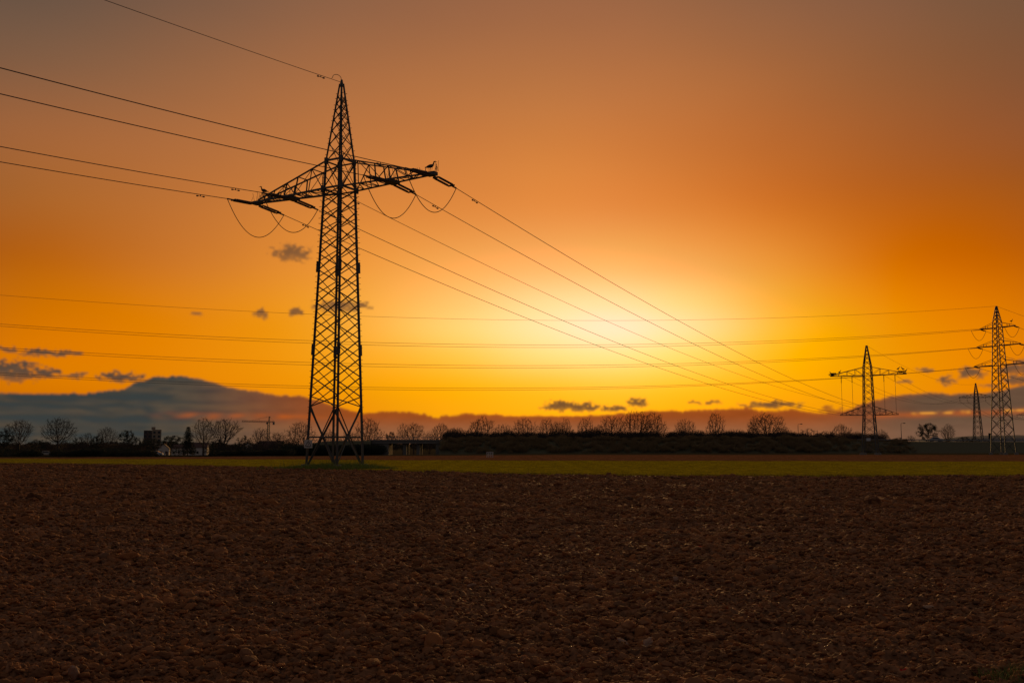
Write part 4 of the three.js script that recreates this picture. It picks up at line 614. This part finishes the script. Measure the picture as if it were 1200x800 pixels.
// ───────────────────────── clods, straw, stones, grass ─────────────────────────
{
  const r = rng(4242), geos = [];
  for (let k = 0; k < 6; k++) {
    let g = new THREE.IcosahedronGeometry(1, 5); g.deleteAttribute('uv'); g.deleteAttribute('normal'); g = mergeVertices(g, 1e-4); const p = g.attributes.position, o = k * 31.7, planes = [...Array(13)].map(() => [V(r() - 0.5, r() - 0.5, r() - 0.5).normalize(), 0.62 + 0.4 * r()]);
    for (let i = 0; i < p.count; i++) { const v = V(p.getX(i), p.getY(i), p.getZ(i)); let n = 1.35; for (const [pl, pd] of planes) { const c = v.dot(pl); if (c > 0.15) n = Math.min(n, pd / c); } n = lerp(n, 1, 0.35) + 0.3 * noise(v.x * 1.6 + o, v.y * 1.6 + v.z * 1.3) + 0.3 * Math.abs(noise(v.z * 3.1 + o, v.x * 3.1 - v.y * 2.3)) + 0.2 * Math.abs(noise(v.y * 6.3 + o, v.x * 6.3 + v.z * 5)) + 0.14 * noise(v.y * 12 + o, v.x * 12 + v.z * 9) - 0.1; v.multiplyScalar(n); p.setXYZ(i, v.x * 1.15, v.y * 0.72, v.z); }
    g.computeVertexNormals(); geos.push(g);
  }
  const mat = new THREE.MeshPhysicalMaterial({ color: 0xffffff, roughness: 0.88, specularIntensity: 0.4 }), lists = geos.map(() => []);
  const N = 440000;
  for (let i = 0; i < N; i++) {
    const t = r(), d = 3.8 * Math.pow(95 / 3.8, Math.pow(t, 0.85)), u = (r() - 0.5) * 1.46, x = u * (d + 4); if (d > edge1(x) + 0.4) continue;
    const clump = 0.75 + 0.8 * noise(x * 0.5, d * 0.5), s = Math.min(0.13, (0.0095 + 0.0011 * d) * Math.exp(1.25 * (r() + r() - 1.05))) * Math.max(0.5, clump) * (r() < 0.02 ? 1.7 : 1), y = soil(x, d) + s * 0.1;
    lists[i % 6].push([x, y, -d, s, r() * 6.28, (r() - 0.5) * 0.9, 0.6 + 0.75 * r() + 0.4 * noise(x * 1.6, d * 1.6), r()]);
  }
  lists.forEach((l, k) => {
    const im = new THREE.InstancedMesh(geos[k], mat, l.length), m = new THREE.Matrix4(), q = new THREE.Quaternion(), e = new THREE.Euler(), c = new THREE.Color();
    l.forEach(([x, y, z, s, a, b, v, w], i) => { m.compose(V(x, y, z), q.setFromEuler(e.set(b, a, b * 0.7)), V(s * (0.8 + 0.5 * w), s * (0.75 + 0.4 * v * 0.5), s)); im.setMatrixAt(i, m); im.setColorAt(i, c.setRGB(lerp(0.24, 0.31, w) * v, 0.11 * v, lerp(0.05, 0.032, w) * v)); });
    im.name = numbered('soil_clods'); im.userData = { kind: 'stuff', label: 'loose brown clods of ploughed soil', category: 'soil' }; im.castShadow = im.receiveShadow = true; scene.add(im);
  });
  // straw and root scraps
  const sg = new THREE.CylinderGeometry(0.5, 0.35, 1, 5).rotateZ(Math.PI / 2), st = new THREE.InstancedMesh(sg, std(0.42, 0.26, 0.13, 0.8), 380), m = new THREE.Matrix4(), q = new THREE.Quaternion(), e = new THREE.Euler();
  for (let i = 0; i < 380; i++) { const d = 4.5 * Math.pow(40 / 4.5, r()), x = (r() - 0.5) * 1.3 * d, L = 0.03 + 0.13 * r() * r(); m.compose(V(x, soil(x, d) + 0.035 + 0.02 * r(), -d), q.setFromEuler(e.set(0, r() * 6.28, (r() - 0.5) * 0.8)), V(L, 0.006 + 0.004 * r(), 0.006)); st.setMatrixAt(i, m); }
  st.name = 'straw_scraps'; st.userData = { kind: 'stuff', label: 'thin scraps of straw and root on the soil', category: 'straw' }; st.castShadow = st.receiveShadow = true; scene.add(st);
  // single stones
  const stoneMat = std(0.42, 0.24, 0.14, 0.8);
  [[553, 682, 0.075], [677, 735, 0.05], [728, 746, 0.075], [757, 749, 0.085], [790, 676, 0.06], [325, 733, 0.055], [97, 788, 0.09], [205, 688, 0.06], [95, 660, 0.05], [1003, 722, 0.075], [1082, 708, 0.09], [620, 560, 0.1], [343, 655, 0.06], [965, 594, 0.07], [435, 640, 0.05]].forEach(([px, py, s], i) => {
    const el = Math.atan((py - 400) / FOCAL) - PITCH, d = EYE / Math.tan(el), x = (px - 600) / FOCAL * d / Math.cos(PITCH) * 0.985;
    const st = one('field_stone', geos[i % 6], stoneMat, 'pale stone lying on the ploughed soil', 'stone', 'stones on the ploughed field'); st.position.set(x, soil(x, d) + s * 0.4, -d); st.scale.set(s * 0.6, s * 0.42, s * 0.45); st.rotation.set(0.3 * i, i * 1.3, 0.2);
  });
  // grass blades: at the pylon's feet, along the strip's near edge and in the corner of the field
  const bl = new THREE.BufferGeometry(); bl.setAttribute('position', new THREE.Float32BufferAttribute([-0.5, 0, 0, 0.5, 0, 0, -0.32, 0.5, 0.08, 0.32, 0.5, 0.08, 0.1, 1, 0.35], 3)); bl.setIndex([0, 1, 2, 1, 3, 2, 2, 3, 4]); bl.computeVertexNormals();
  const grass = (name, n, f, col, label) => { const im = new THREE.InstancedMesh(bl, std(1, 1, 1, 0.8, { side: THREE.DoubleSide }), n), c = new THREE.Color(); for (let i = 0; i < n; i++) { const [x, y, d, h, w] = f(r); m.compose(V(x, y, -d), q.setFromEuler(e.set((r() - 0.5) * 0.9, r() * 6.28, (r() - 0.5) * 0.9)), V(w, h, h)); im.setMatrixAt(i, m); const k = 0.6 + 0.8 * r(); im.setColorAt(i, c.setRGB(col[0] * k * (0.8 + 0.6 * r()), col[1] * k, col[2] * k)); } im.name = name; im.userData = { kind: 'stuff', label, category: 'grass' }; im.castShadow = im.receiveShadow = true; scene.add(im); };
  grass('pylon_grass', 16000, (r) => { const a = r() * 6.283, q = Math.sqrt(r()) * (0.75 + 0.55 * r() + 0.7 * noise(Math.cos(a) * 1.7 + 4, Math.sin(a) * 1.7)), x = P1.x + 0.4 + Math.cos(a) * q * 3.7, d = 68.9 + Math.sin(a) * q * 2.6; return [x, Math.max(0, 0.05 + 0.2 * (1 - q)) - 0.06, d, 0.12 + 0.3 * r() * r() + (r() < 0.02 ? 0.5 : 0), 0.02]; }, [0.2, 0.26, 0.03], 'rough green grass around the feet of the tall pylon');
  grass('margin_grass', 26000, (r) => { const x = lerp(-75, 48, r()), d = edge1(x) + 0.1 + 2.2 * r() * r(); return [x, -0.08, d, 0.1 + 0.16 * r(), 0.016]; }, [0.3, 0.21, 0.015], 'ragged grass along the near edge of the green strip');
  grass('crop_grass', 60000, (r) => { const x = lerp(-80, 70, r()), d = lerp(edge1(x) + 1, edge2(x), r()); return [x, groundAt(x, d) + 0.03, d, 0.03 + 0.04 * r(), 0.02]; }, [0.3, 0.22, 0.008], 'low green crop growing on the strip');
  grass('corner_grass', 1500, (r) => { const k = Math.floor(r() * 5), cx = [3.62, 3.78, 3.5, 3.95, 3.3][k], cd = [7.5, 7.1, 6.9, 7.6, 6.75][k], x = cx + (r() - 0.5) * 0.34, d = cd + (r() - 0.5) * 0.4; return [x, soil(x, d) - 0.01, d, 0.05 + 0.11 * r(), 0.006]; }, [0.14, 0.18, 0.03], 'patchy green weeds in the corner of the ploughed field');
}
renderer.render(scene, camera);
